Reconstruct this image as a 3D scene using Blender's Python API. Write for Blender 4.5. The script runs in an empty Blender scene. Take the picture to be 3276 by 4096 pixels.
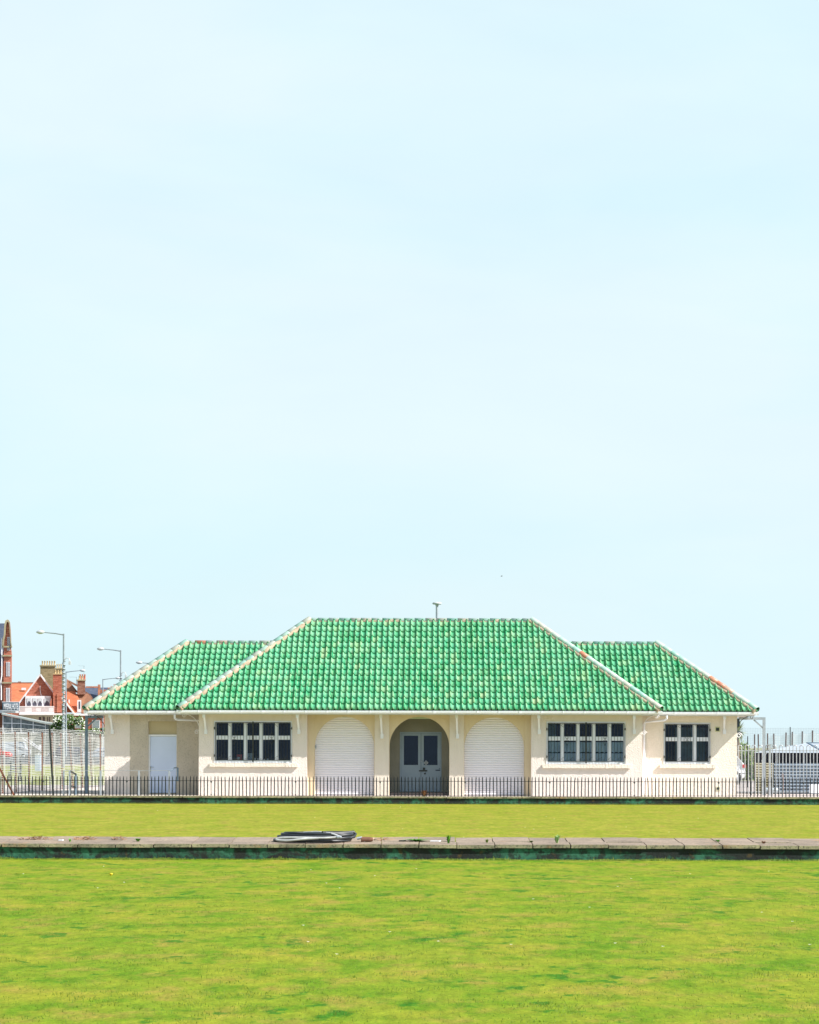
import bpy, bmesh, math, random
from mathutils import Vector, Matrix
random.seed(7)
R = math.radians
scn = bpy.context.scene
COL = scn.collection
# ------------------------------------------------------------------ camera model
F = 9500.0; PX, PY = 1750.0, 2986.0; CZ = 1.83; TH = 0.0023
def P(x, y, Y):
    xu = x + TH*(y-PY); yu = y - TH*(x-PX)
    return Vector(((xu-PX)*Y/F, Y, CZ-(yu-PY)*Y/F))
def PXX(x, Y): return (x-PX)*Y/F
def PZ(x, y, Y): return CZ-(y-TH*(x-PX)-PY)*Y/F

# ------------------------------------------------------------------ helpers
WL = {}
SK = 0.0   # plan skew of the far street, which runs at an angle to the pavilion
class MB:
    def __init__(s): s.v=[]; s.f=[]; s.m=[]; s.sm=[]
    def add(s, vs, fs, mi=0, smooth=False):
        b=len(s.v); s.v += [tuple(p) for p in vs]
        for f in fs: s.f.append(tuple(b+i for i in f)); s.m.append(mi); s.sm.append(smooth)
    def box(s, x0,x1,y0,y1,z0,z1, mi=0):
        if x0>x1: x0,x1=x1,x0
        if y0>y1: y0,y1=y1,y0
        if z0>z1: z0,z1=z1,z0
        k=SK*(y1-y0)
        s.add([(x0,y0,z0),(x1,y0,z0),(x1+k,y1,z0),(x0+k,y1,z0),(x0,y0,z1),(x1,y0,z1),(x1+k,y1,z1),(x0+k,y1,z1)],
              [(0,3,2,1),(4,5,6,7),(0,1,5,4),(1,2,6,5),(2,3,7,6),(3,0,4,7)], mi)
    def pbox(s, x0,y0,x1,y1,Y,th, mi=0):       # box whose front face sits at depth Y
        a=P(x0,y1,Y); b=P(x1,y0,Y); s.box(a.x,b.x,Y,Y+th,a.z,b.z,mi)
    def obox(s, a, b, w, h, mi=0, up=(0,0,1)): # bar from a to b
        a=Vector(a); b=Vector(b); d=(b-a)
        if d.length<1e-6: return
        d.normalize(); up=Vector(up)
        if abs(d.dot(up))>.98: up=Vector((0,1,0))
        r=d.cross(up).normalized(); u=r.cross(d)
        vs=[]
        for p in (a,b):
            for (i,j) in ((-1,-1),(1,-1),(1,1),(-1,1)): vs.append(p+r*(i*w/2)+u*(j*h/2))
        s.add(vs,[(0,1,2,3),(7,6,5,4),(0,4,5,1),(1,5,6,2),(2,6,7,3),(3,7,4,0)],mi)
    def tube(s, pts, r, n=8, mi=0, cap=True, smooth=True):
        pts=[Vector(p) for p in pts]; rs = r if isinstance(r,(list,tuple)) else [r]*len(pts)
        vs=[]; fs=[]; prev=None
        for i,p in enumerate(pts):
            d=(pts[min(i+1,len(pts)-1)]-pts[max(i-1,0)])
            if d.length<1e-9: d=Vector((0,0,1))
            d.normalize()
            if prev is None:
                a=Vector((0,0,1)) if abs(d.z)<.9 else Vector((0,1,0)); u=d.cross(a).normalized()
            else:
                u=(prev-d*prev.dot(d)); u=u.normalized() if u.length>1e-6 else d.orthogonal().normalized()
            prev=u; w=d.cross(u)
            for k in range(n):
                t=2*math.pi*k/n; vs.append(p+(u*math.cos(t)+w*math.sin(t))*rs[i])
        for i in range(len(pts)-1):
            for k in range(n):
                fs.append((i*n+k,i*n+(k+1)%n,(i+1)*n+(k+1)%n,(i+1)*n+k))
        s.add(vs,fs,mi,smooth)
        if cap:
            L=(len(pts)-1)*n
            s.add([vs[k] for k in range(n)],[tuple(range(n))[::-1]],mi); s.add([vs[L+k] for k in range(n)],[tuple(range(n))],mi)
    def lathe(s, c, prof, n=16, mi=0, axis='Z'):
        vs=[];fs=[]
        for (r,h) in prof:
            for k in range(n):
                t=2*math.pi*k/n
                if axis=='Z': vs.append((c[0]+r*math.cos(t),c[1]+r*math.sin(t),c[2]+h))
                elif axis=='Y': vs.append((c[0]+r*math.cos(t),c[1]+h,c[2]+r*math.sin(t)))
                else: vs.append((c[0]+h,c[1]+r*math.cos(t),c[2]+r*math.sin(t)))
        m=len(prof)
        for i in range(m-1):
            for k in range(n): fs.append((i*n+k,i*n+(k+1)%n,(i+1)*n+(k+1)%n,(i+1)*n+k))
        s.add(vs,fs,mi,True)
        s.add([vs[k] for k in range(n)],[tuple(range(n))[::-1]],mi); s.add(vs[(m-1)*n:],[tuple(range(n))],mi)
    def prism(s, poly, y0, y1, mi=0):          # poly in (x,z), extruded along y
        n=len(poly); vs=[(x,y0,z) for x,z in poly]+[(x+SK*(y1-y0),y1,z) for x,z in poly]
        fs=[tuple(range(n)), tuple(range(n,2*n))[::-1]]+[(i,i+n,(i+1)%n+n,(i+1)%n) for i in range(n)]
        s.add(vs,fs,mi)
    def ext(s, poly, off, mi=0):               # arbitrary planar poly extruded by vector
        off=Vector(off)+Vector((SK*off[1],0,0)); n=len(poly); vs=[Vector(p) for p in poly]+[Vector(p)+off for p in poly]
        fs=[tuple(range(n)), tuple(range(n,2*n))[::-1]]+[(i,i+n,(i+1)%n+n,(i+1)%n) for i in range(n)]
        s.add(vs,fs,mi)
    def build(s, name, mats, parent=None, origin=None, fix=True):
        me=bpy.data.meshes.new(name); 
        if parent is not None: o0=WL[parent.name]
        elif origin is not None: o0=Vector(origin)
        else: o0=Vector((0,0,0))
        me.from_pydata([(v[0]-o0.x,v[1]-o0.y,v[2]-o0.z) for v in s.v],[],s.f)
        me.polygons.foreach_set('material_index',s.m); me.polygons.foreach_set('use_smooth',s.sm)
        for m in (mats if isinstance(mats,(list,tuple)) else [mats]): me.materials.append(m)
        me.validate(); me.update()
        if fix:
            bm=bmesh.new(); bm.from_mesh(me); bmesh.ops.recalc_face_normals(bm,faces=bm.faces); bm.to_mesh(me); bm.free()
        ob=bpy.data.objects.new(name,me); COL.objects.link(ob)
        if parent is not None: ob.parent=parent
        else: ob.location=o0
        WL[ob.name]=o0
        return ob
def thing(name,label,cat,loc,group=None):
    o=bpy.data.objects.new(name,None); COL.objects.link(o); o.location=loc; o.empty_display_size=.3
    WL[o.name]=Vector(loc); o['label']=label; o['category']=cat
    if group: o['group']=group
    return o
def tag(o,label,cat,group=None,kind=None):
    o['label']=label; o['category']=cat
    if group: o['group']=group
    if kind: o['kind']=kind
    return o
def struct(o, label=None):
    o['kind']='structure'
    if label: o['label']=label
    return o

# ------------------------------------------------------------------ materials
def nt(name):
    m=bpy.data.materials.new(name); m.use_nodes=True; t=m.node_tree; b=t.nodes['Principled BSDF']
    return m,t,b
def noise(t, scale, detail=4, rough=.55, vec=None, dist=0):
    n=t.nodes.new('ShaderNodeTexNoise'); n.inputs['Scale'].default_value=scale; n.inputs['Detail'].default_value=detail
    n.inputs['Roughness'].default_value=rough; n.inputs['Distortion'].default_value=dist
    if vec: t.links.new(vec,n.inputs['Vector'])
    return n
def coords(t, scale=(1,1,1)):
    c=t.nodes.new('ShaderNodeTexCoord'); m=t.nodes.new('ShaderNodeMapping'); m.inputs['Scale'].default_value=scale
    t.links.new(c.outputs['Object'],m.inputs['Vector']); return m.outputs[0]
def ramp(t, fac, stops, interp='LINEAR'):
    r=t.nodes.new('ShaderNodeValToRGB'); r.color_ramp.interpolation=interp
    while len(r.color_ramp.elements)<len(stops): r.color_ramp.elements.new(.5)
    for e,(p,c) in zip(r.color_ramp.elements,stops):
        e.position=p; e.color=(*c,1) if len(c)==3 else c
    t.links.new(fac,r.inputs[0]); return r.outputs[0]
def mix(t, fac, a, b, mode='MIX'):
    m=t.nodes.new('ShaderNodeMix'); m.data_type='RGBA'; m.blend_type=mode
    for s,v in ((m.inputs[0],fac),(m.inputs[6],a),(m.inputs[7],b)):
        if isinstance(v,(int,float)): s.default_value=v
        elif isinstance(v,tuple): s.default_value=(*v,1) if len(v)==3 else v
        else: t.links.new(v,s)
    return m.outputs[2]
def bump(t,b,h,strength=.5,dist=.02):
    n=t.nodes.new('ShaderNodeBump'); n.inputs['Strength'].default_value=strength; n.inputs['Distance'].default_value=dist
    t.links.new(h,n.inputs['Height']); t.links.new(n.outputs[0],b.inputs['Normal'])
def M(name, c1, c2=None, scale=3, rough=.6, metal=0, stretch=(1,1,1), bs=0, bscale=30, bd=.01, lo=.35, hi=.65, spec=.5):
    m,t,b=nt(name); v=coords(t,stretch)
    if c2 is None: c2=tuple(min(1,x*.86) for x in c1)
    n=noise(t,scale,5,.6,v); t.links.new(ramp(t,n.outputs[0],[(lo,c1),(hi,c2)]),b.inputs['Base Color'])
    b.inputs['Roughness'].default_value=rough; b.inputs['Metallic'].default_value=metal; b.inputs['Specular IOR Level'].default_value=spec
    if bs: bump(t,b,noise(t,bscale,4,.6,coords(t)).outputs[0],bs,bd)
    return m
def roughcast(name, c1, c2, speck=0.0, bstr=.9):
    m,t,b=nt(name); v=coords(t)
    big=noise(t,1.1,5,.6,v); c=ramp(t,big.outputs[0],[(.35,c1),(.7,c2)])
    # faint vertical weather streaks
    st=noise(t,5,3,.5,coords(t,(1,1,.12))); c=mix(t,ramp(t,st.outputs[0],[(.45,(0,0,0)),(.8,(.35,.35,.35))]),c,tuple(x*.86 for x in c2))
    if speck:
        sp=noise(t,34,3,.7,v); c=mix(t,ramp(t,sp.outputs[0],[(.56,(0,0,0)),(.66,(speck,)*3)]),c,(.16,.14,.11))
    t.links.new(c,b.inputs['Base Color']); b.inputs['Roughness'].default_value=.85; b.inputs['Specular IOR Level'].default_value=.2
    vo=t.nodes.new('ShaderNodeTexVoronoi'); vo.inputs['Scale'].default_value=24; vo.feature='SMOOTH_F1'
    n0=noise(t,9,2,.5,v); mp=t.nodes.new('ShaderNodeVectorMath'); mp.operation='MULTIPLY_ADD'; mp.inputs[1].default_value=(.12,.12,.12)
    t.links.new(n0.outputs['Color'],mp.inputs[0]); t.links.new(v,mp.inputs[2]); t.links.new(mp.outputs[0],vo.inputs['Vector'])
    n2=noise(t,42,4,.6,v); ad=t.nodes.new('ShaderNodeMath'); ad.operation='ADD'
    t.links.new(vo.outputs['Distance'],ad.inputs[0]); t.links.new(n2.outputs[0],ad.inputs[1])
    bump(t,b,ad.outputs[0],bstr*.75,.016)
    return m
def tile_mat():
    m,t,b=nt('glazed_green_tile')
    a=t.nodes.new('ShaderNodeAttribute'); a.attribute_name='rnd'; 
    c=ramp(t,a.outputs['Fac'],[(0,(.02,.24,.085)),(.25,(.03,.30,.13)),(.45,(.055,.34,.175)),(.6,(.085,.37,.205)),(.75,(.13,.39,.205)),(.88,(.19,.395,.19)),(1,(.27,.38,.20))])
    n=noise(t,1,4,.6,coords(t,(34,3,3))); c=mix(t,ramp(t,n.outputs[0],[(.48,(0,0,0)),(.62,(.65,.65,.65))]),c,(.33,.49,.30))
    n=noise(t,1,4,.6,coords(t,(26,4,4))); c=mix(t,ramp(t,n.outputs[0],[(.28,(.6,.6,.6)),(.42,(0,0,0))]),c,(.012,.22,.08))
    n=noise(t,.5,4,.6,coords(t)); c=mix(t,ramp(t,n.outputs[0],[(.4,(0,0,0)),(.75,(.4,.4,.4))]),c,(.17,.40,.24))
    n=noise(t,9,4,.7,coords(t)); c=mix(t,ramp(t,n.outputs[0],[(.68,(0,0,0)),(.76,(.4,.4,.4))]),c,(.26,.30,.14))
    t.links.new(c,b.inputs['Base Color']); b.inputs['Roughness'].default_value=.5; b.inputs['Specular IOR Level'].default_value=.2
    return m
def cap_mat():
    m,t,b=nt('hip_cap_tile'); a=t.nodes.new('ShaderNodeAttribute'); a.attribute_name='rnd'
    c=ramp(t,a.outputs['Fac'],[(0,(.22,.40,.34)),(.4,(.30,.45,.38)),(.7,(.38,.46,.41)),(.9,(.38,.38,.31)),(.95,(.45,.20,.12)),(1,(.40,.12,.07))],'LINEAR')
    n=noise(t,5,5,.7,coords(t)); c=mix(t,ramp(t,n.outputs[0],[(.64,(0,0,0)),(.74,(.5,.5,.5))]),c,(.50,.33,.24))
    t.links.new(c,b.inputs['Base Color']); b.inputs['Roughness'].default_value=.45
    return m
def brick(name, c1, c2, mort=(.42,.36,.3), sc=1.0):
    m,t,b=nt(name); c=t.nodes.new('ShaderNodeTexCoord'); sx=t.nodes.new('ShaderNodeSeparateXYZ'); cb=t.nodes.new('ShaderNodeCombineXYZ')
    t.links.new(c.outputs['Object'],sx.inputs[0]); 
    ad=t.nodes.new('ShaderNodeMath'); ad.operation='ADD'; t.links.new(sx.outputs[0],ad.inputs[0]); t.links.new(sx.outputs[1],ad.inputs[1])
    t.links.new(ad.outputs[0],cb.inputs[0]); t.links.new(sx.outputs[2],cb.inputs[1])
    br=t.nodes.new('ShaderNodeTexBrick'); br.inputs['Scale'].default_value=1; br.inputs['Brick Width'].default_value=.23*sc; br.inputs['Row Height'].default_value=.075*sc
    br.inputs['Mortar Size'].default_value=.008; br.inputs['Color1'].default_value=(*c1,1); br.inputs['Color2'].default_value=(*c2,1); br.inputs['Mortar'].default_value=(*mort,1)
    t.links.new(cb.outputs[0],br.inputs['Vector'])
    n=noise(t,1,5,.65,coords(t,(1.2,1.2,5))); cc=mix(t,ramp(t,n.outputs[0],[(.42,(0,0,0)),(.62,(.75,.75,.75))]),br.outputs[0],tuple(x*.45 for x in c1))
    n=noise(t,1,4,.65,coords(t,(3,3,9))); cc=mix(t,ramp(t,n.outputs[0],[(.56,(0,0,0)),(.68,(.5,.5,.5))]),cc,tuple(min(1,x*1.25+.1) for x in c1))
    t.links.new(cc,b.inputs['Base Color']); b.inputs['Roughness'].default_value=.9
    return m
def lawn_mat(name, far):
    m,t,b=nt(name); v=coords(t)
    a,c_ = ((.190,.225,.018),(.26,.26,.032)) if far else ((.125,.215,.010),(.225,.245,.020))
    n1=noise(t,1.3,7,.62,coords(t,(.7,.5,1))); c=ramp(t,n1.outputs[0],[(.36,a),(.62,c_)])
    n2=noise(t,3.1,6,.62,coords(t,(.6,.30,1))); c=mix(t,ramp(t,n2.outputs[0],[(.50,(0,0,0)),(.62,(.8,.8,.8))]),c,(.085,.185,.006) if not far else (.165,.22,.012))
    n3=noise(t,2.6,6,.65,coords(t,(.7,.42,1))); c=mix(t,ramp(t,n3.outputs[0],[(.52,(0,0,0)),(.66,(.65,.65,.65))]),c,(.28,.205,.045))
    if not far:
        n7=noise(t,.42,4,.55,v); n5=noise(t,3.4,6,.6,coords(t,(1,.55,1))); 
        ad=t.nodes.new('ShaderNodeMath'); ad.operation='MULTIPLY_ADD'; ad.inputs[1].default_value=.45; t.links.new(n7.outputs[0],ad.inputs[0]); t.links.new(n5.outputs[0],ad.inputs[2])
        c=mix(t,ramp(t,ad.outputs[0],[(.83,(0,0,0)),(.90,(.85,.85,.85))]),c,(.025,.135,.008))
    n4=noise(t,38,3,.75,coords(t,(1,.45,1))); c=mix(t,.38,c,ramp(t,n4.outputs[0],[(.3,(.16,.16,.13)),(.5,(.5,.5,.5)),(.72,(.86,.84,.78))]),'OVERLAY')
    n6=noise(t,9,5,.7,coords(t,(1,.35,1))); c=mix(t,.55,c,ramp(t,n6.outputs[0],[(.3,(.22,.25,.2)),(.5,(.5,.5,.5)),(.7,(.76,.74,.72))]),'OVERLAY')
    t.links.new(c,b.inputs['Base Color']); b.inputs['Roughness'].default_value=.95; b.inputs['Specular IOR Level'].default_value=.08
    bump(t,b,noise(t,60,3,.7,coords(t,(1,.5,1))).outputs[0],.6,.02)
    return m
def mosswall():
    m,t,b=nt('mossy_painted_wall'); v=coords(t)
    n=noise(t,1.3,6,.65,coords(t,(1,1,1.6)),.6); c=ramp(t,n.outputs[0],[(.34,(.006,.008,.009)),(.47,(.010,.018,.015)),(.53,(.014,.075,.042)),(.61,(.028,.14,.08)),(.74,(.045,.19,.115))])
    n=noise(t,7,5,.7,v); c=mix(t,ramp(t,n.outputs[0],[(.47,(0,0,0)),(.58,(.85,.85,.85))]),c,(.010,.012,.010))
    n=noise(t,4.5,4,.6,v); c=mix(t,ramp(t,n.outputs[0],[(.63,(0,0,0)),(.7,(.8,.8,.8))]),c,(.07,.045,.012))
    t.links.new(c,b.inputs['Base Color']); b.inputs['Roughness'].default_value=.85; bump(t,b,noise(t,20,5,.7,v).outputs[0],.6,.02)
    return m
def slabmat(name,c1,c2,dark):
    m,t,b=nt(name); v=coords(t)
    a=t.nodes.new('ShaderNodeAttribute'); a.attribute_name='rnd'
    n=noise(t,2.2,6,.65,v); c=ramp(t,n.outputs[0],[(.35,c1),(.65,c2)])
    c=mix(t,.5,c,ramp(t,a.outputs['Fac'],[(0,(.36,.36,.36)),(1,(.6,.59,.57))]),'OVERLAY')
    n=noise(t,26,4,.75,v); c=mix(t,ramp(t,n.outputs[0],[(.5,(0,0,0)),(.62,(.75,.75,.75))]),c,dark)
    n=noise(t,1.6,4,.7,v); c=mix(t,ramp(t,n.outputs[0],[(.6,(0,0,0)),(.7,(.5,.5,.5))]),c,(.42,.24,.10))
    t.links.new(c,b.inputs['Base Color']); b.inputs['Roughness'].default_value=.9; bump(t,b,noise(t,40,5,.7,v).outputs[0],.5,.01)
    return m
def glassmat():
    m,t,b=nt('window_glass'); t.nodes.remove(b); out=t.nodes['Material Output']
    tr=t.nodes.new('ShaderNodeBsdfTransparent'); tr.inputs[0].default_value=(.84,.88,.92,1)
    gl=t.nodes.new('ShaderNodeBsdfGlossy'); gl.inputs['Roughness'].default_value=.03; gl.inputs[0].default_value=(.42,.50,.68,1)
    fr=t.nodes.new('ShaderNodeFresnel'); fr.inputs[0].default_value=1.4; mx=t.nodes.new('ShaderNodeMixShader')
    t.links.new(fr.outputs[0],mx.inputs[0]); t.links.new(tr.outputs[0],mx.inputs[1]); t.links.new(gl.outputs[0],mx.inputs[2]); t.links.new(mx.outputs[0],out.inputs[0])
    return m
def leafmat(name,c1,c2,tr=.25):
    m,t,b=nt(name); g=t.nodes.new('ShaderNodeNewGeometry'); 
    c=ramp(t,g.outputs['Random Per Island'],[(0,c1),(1,c2)]); t.links.new(c,b.inputs['Base Color']); b.inputs['Roughness'].default_value=.55
    return m

m_wall=roughcast('cream_roughcast',(.80,.715,.66),(.75,.665,.605))
m_wall_r=roughcast('cream_roughcast_bright',(.83,.75,.66),(.78,.70,.60))
m_wall_y=roughcast('ochre_smooth_render',(.72,.60,.42),(.66,.54,.37),0,.35)
m_wall_p=roughcast('cream_pier_render',(.76,.68,.58),(.71,.62,.52),0,.45)
m_wall_t=roughcast('weathered_tan_render',(.58,.51,.42),(.49,.43,.35),.55,.6)
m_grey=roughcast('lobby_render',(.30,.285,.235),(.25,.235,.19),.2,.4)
m_tile=tile_mat(); m_cap=cap_mat()
m_mort=M('hip_mortar',(.48,.38,.27),(.28,.21,.14),6,.9,bs=.5,bscale=25)
m_white=M('white_gloss_paint',(.84,.84,.87),(.78,.78,.81),2,.35)
m_gutter=M('white_plastic_gutter',(.87,.89,.96),(.82,.84,.91),1.5,.4,stretch=(1,1,6))
m_fascia=M('grey_white_fascia',(.66,.67,.70),(.58,.59,.62),1.5,.5,stretch=(1,1,6))
m_soffit=M('cream_soffit',(.66,.60,.50),(.58,.52,.43),2,.6)
m_shut=M('white_roller_shutter',(.80,.78,.83),(.78,.76,.81),.6,.5)
m_door=M('pale_blue_white_door',(.60,.68,.88),(.56,.64,.83),1.2,.45)
m_ddoor=M('grey_door_paint',(.30,.38,.46),(.26,.33,.41),1.5,.5)
m_black=M('black_iron_paint',(.012,.018,.02),(.03,.035,.03),14,.5)
m_rust=M('rusty_iron',(.22,.07,.03),(.10,.05,.03),12,.85,lo=.4,hi=.6)
m_glass=glassmat()
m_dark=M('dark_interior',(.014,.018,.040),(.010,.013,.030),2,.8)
m_net=M('net_curtain',(.72,.82,.86),(.45,.55,.62),9,.9,stretch=(1,1,.25))
m_lawn=lawn_mat('near_lawn_grass',False); m_lawn2=lawn_mat('far_lawn_grass',True)
m_moss=mosswall(); m_slab=slabmat('weathered_paving_slab',(.33,.255,.19),(.21,.165,.12),(.11,.09,.065)); m_slabedge=slabmat('slab_edge',(.40,.36,.22),(.16,.15,.10),(.02,.025,.018))
m_pave=M('pale_concrete_paving',(.50,.43,.40),(.42,.37,.34),.8,.9,bs=.2)
m_pave2=M('cream_concrete',(.60,.53,.46),(.50,.44,.37),1.2,.9)
m_road=M('asphalt',(.10,.10,.11),(.13,.13,.13),.8,.9)
m_grass2=M('verge_grass',(.20,.24,.05),(.27,.27,.09),.9,.95)
m_ground=M('distant_ground',(.22,.24,.12),(.28,.27,.17),.05,.95)
m_galv=M('galvanised_steel',(.42,.46,.50),(.33,.37,.41),6,.45,.35)
m_bluesteel=M('blue_grey_steel',(.17,.24,.31),(.13,.19,.25),4,.5,.2)
m_silver=M('silver_fence_paint',(.48,.50,.52),(.38,.40,.42),6,.4,.4)
m_wire=M('pale_fence_wire',(.60,.61,.58),(.50,.50,.46),3,.6)
m_brick=brick('red_brick',(.52,.12,.055),(.44,.09,.045)); m_brick2=brick('brown_brick',(.30,.10,.055),(.24,.08,.045)); m_brickor=brick('orange_brick',(.58,.19,.09),(.50,.15,.07))
m_ybrick=brick('yellow_stock_brick',(.34,.25,.11),(.27,.20,.09))
m_stone=M('buff_stone',(.42,.36,.22),(.30,.26,.16),1.5,.85)
m_rooftile=M('orange_clay_tile',(.52,.17,.075),(.40,.11,.05),1.2,.85,stretch=(1,1,4)); m_roofbrown=M('brown_clay_tile',(.34,.16,.09),(.22,.11,.07),1.5,.9,stretch=(1,1,3))
m_slate=M('blue_slate',(.05,.07,.12),(.09,.11,.15),2,.6,stretch=(1,1,3))
m_pot_y=M('yellow_chimney_pot',(.55,.42,.22),(.44,.33,.18),5,.8); m_pot_r=M('red_chimney_pot',(.45,.12,.06),(.36,.09,.05),5,.8)
m_farglass=M('far_window_glass',(.05,.06,.09),(.10,.12,.16),3,.1)
m_lampgrey=M('grey_lamp_column',(.30,.35,.38),(.24,.28,.31),3,.5,.3); m_lamphead=M('grey_lamp_head',(.50,.53,.55),(.42,.45,.47),3,.4)
m_red=M('red_car_paint',(.62,.04,.03),(.5,.03,.03),2,.25); m_carw=M('white_car_paint',(.80,.82,.84),(.76,.78,.80),2,.25); m_cars=M('silver_car_paint',(.40,.44,.50),(.36,.40,.45),2,.25,.4)
m_tyre=M('tyre_rubber',(.02,.02,.02),None,3,.8)
m_hose=M('black_hose_rubber',(.014,.018,.022),(.026,.03,.034),8,.42); m_hosew=M('pale_grey_hose',(.50,.51,.50),(.34,.35,.35),8,.45)
m_corr=M('stained_corrugated_sheet',(.36,.35,.27),(.22,.21,.13),1.6,.6); m_corrroof=M('pale_grey_roof_sheet',(.40,.45,.50),(.32,.37,.42),1.5,.5)
m_leafd=leafmat('dark_leaf',(.03,.09,.015),(.12,.20,.03)); m_leafl=leafmat('light_leaf',(.05,.11,.02),(.20,.25,.06)); m_flower=leafmat('white_blossom',(.7,.7,.6),(.8,.8,.75))
m_palm=leafmat('palm_leaf',(.10,.14,.06),(.40,.44,.22)); m_dry=leafmat('dry_leaf',(.16,.07,.03),(.48,.26,.14)); m_weed=leafmat('weed_leaf',(.05,.22,.01),(.16,.42,.03)); m_blade=leafmat('grass_blade',(.08,.17,.012),(.22,.27,.03))
m_trunk=M('bark',(.16,.12,.08),(.10,.075,.05),8,.95,bs=.5)
m_skin=M('skin',(.55,.33,.24),None,4,.6); m_cloth=M('dark_blue_clothing',(.06,.08,.13),(.04,.05,.09),4,.9)
m_signblue=M('slate_blue_sign_board',(.06,.12,.17),None,2,.5); m_concrete=M('rendered_wall',(.52,.50,.46),(.40,.39,.35),.8,.9)
m_blue=M('blue_grey_cabinet',(.42,.50,.60),None,2,.5)
m_redpaint=M('red_paint',(.5,.04,.04),None,6,.5); m_orange=M('orange_paper',(.6,.2,.05),None,6,.6)
m_seed=M('rust_brown_iron',(.20,.09,.055),(.12,.055,.035),12,.9)

# ------------------------------------------------------------------ ground (setting)
YM0, YM1 = 38.35, 40.05      # middle path
YK = 76.85                   # far kerb face
mb=MB(); mb.add([(-60,-30,0),(60,-30,0),(60,YM0+.06,0),(-60,YM0+.06,0)],[(0,1,2,3)]); struct(mb.build('lawn',m_lawn),'bright green bowling lawn in the foreground')
mb=MB(); mb.add([(-60,YM1-.06,-.035),(60,YM1-.06,-.035),(60,YK+.06,-.035),(-60,YK+.06,-.035)],[(0,1,2,3)]); struct(mb.build('lawn',m_lawn2),'yellow green bowling lawn between the slab path and the pavilion')
GZ=.19
mb=MB(); mb.box(-4000,4000,YK+.3,6000,-.5,GZ-.012); struct(mb.build('ground',m_ground))
mb=MB(); mb.add([(-300,YK+.3,GZ-.008),(300,YK+.3,GZ-.008),(300,125,GZ-.008),(-300,125,GZ-.008)],[(0,1,2,3)]); struct(mb.build('pavement',m_pave))
mb=MB(); mb.add([(-16,YK+.3,GZ-.004),(-6,YK+.3,GZ-.004),(-6,95,GZ-.004),(-13.4,96,GZ-.004),(-14.0,88,GZ-.004),(-14.6,80,GZ-.004),(-16,79,GZ-.004)],[(0,1,2,3,4,5,6)]); struct(mb.build('path',m_pave2),'pale concrete path beside the left wing')
mb=MB(); mb.add([(-120,99,GZ-.004),(-13.2,99,GZ-.004),(-13.2,107,GZ-.004),(40,125.5,GZ-.004),(40,192,GZ-.004),(-120,192,GZ-.004)],[(0,1,2,3,4,5)]); struct(mb.build('grass_verge',m_grass2))
mb=MB(); mb.box(-300,300,192,192.4,GZ-.1,GZ+.12); struct(mb.build('kerb',m_pave2))
mb=MB(); mb.add([(-400,200,GZ),(400,200,GZ),(400,294,GZ),(-400,294,GZ)],[(0,1,2,3)]); struct(mb.build('road',m_road))
mb=MB(); mb.add([(-300,192.4,GZ+.004),(300,192.4,GZ+.004),(300,200,GZ+.004),(-300,200,GZ+.004)],[(0,1,2,3)]); struct(mb.build('pavement',m_pave))

def slab_rows(name, Y0, rows, w, x0, x1, z, tilt, label, jit=.006, edge=.035, thick=.055):
    bm=bmesh.new(); lay=bm.faces.layers.float.new('rnd')
    Y=Y0
    for ri,d in enumerate(rows):
        x=x0+random.uniform(0,.1)
        while x<x1:
            g=.012+.008*random.random(); dz=random.uniform(-jit,jit); rz=random.uniform(-jit,jit)*.7
            za=z+tilt*(Y-Y0)+dz; zb=z+tilt*(Y+d-Y0)+dz
            r=random.random(); dy=random.uniform(-.012,.006) if ri==0 else 0
            co=[(x,Y+dy,za-thick),(x+w-g,Y+dy,za-thick+rz),(x+w-g,Y+d-g,zb-thick+rz),(x,Y+d-g,zb-thick),(x,Y+dy,za),(x+w-g,Y+dy,za+rz),(x+w-g,Y+d-g,zb+rz),(x,Y+d-g,zb)]
            vs=[bm.verts.new(c) for c in co]
            for fi,f in enumerate([(0,3,2,1),(4,5,6,7),(0,1,5,4),(1,2,6,5),(2,3,7,6),(3,0,4,7)]):
                fc=bm.faces.new([vs[i] for i in f]); fc[lay]=r; fc.material_index=1 if fi==2 else 0
            x+=w
        Y+=d
    me=bpy.data.meshes.new(name); bm.to_mesh(me); bm.free(); me.materials.append(m_slab); me.materials.append(m_slabedge)
    o=bpy.data.objects.new(name,me); COL.objects.link(o); struct(o,label); return o
# middle path between the greens
slab_rows('path',YM0-.03,[.62,.98],.612,-9.5,8.6,.245,.036,'weathered stone slab path between the two lawns')
mb=MB(); mb.box(-9.5,8.6,YM0,YM1,-.2,.19); w=mb.build('low_wall',m_moss,origin=(0,YM0,0)); tag(w,'dark mossy green low wall under the slab path in the foreground','wall')
mb=MB(); mb.box(-60,60,YM0+.3,YM1+.05,-.1,.187); struct(mb.build('path_base',m_pave))
# far kerb under the railing
slab_rows('kerb_coping',YK-.03,[.50],.61,-15,13.4,.212,0,'narrow stone coping under the black railing',.004,thick=.055)
mb=MB(); mb.box(-15,13.4,YK,YK+.3,-.2,.156); w=mb.build('low_wall',m_moss,origin=(0,YK,0)); tag(w,'dark mossy green low wall below the black railing','wall')

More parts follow.
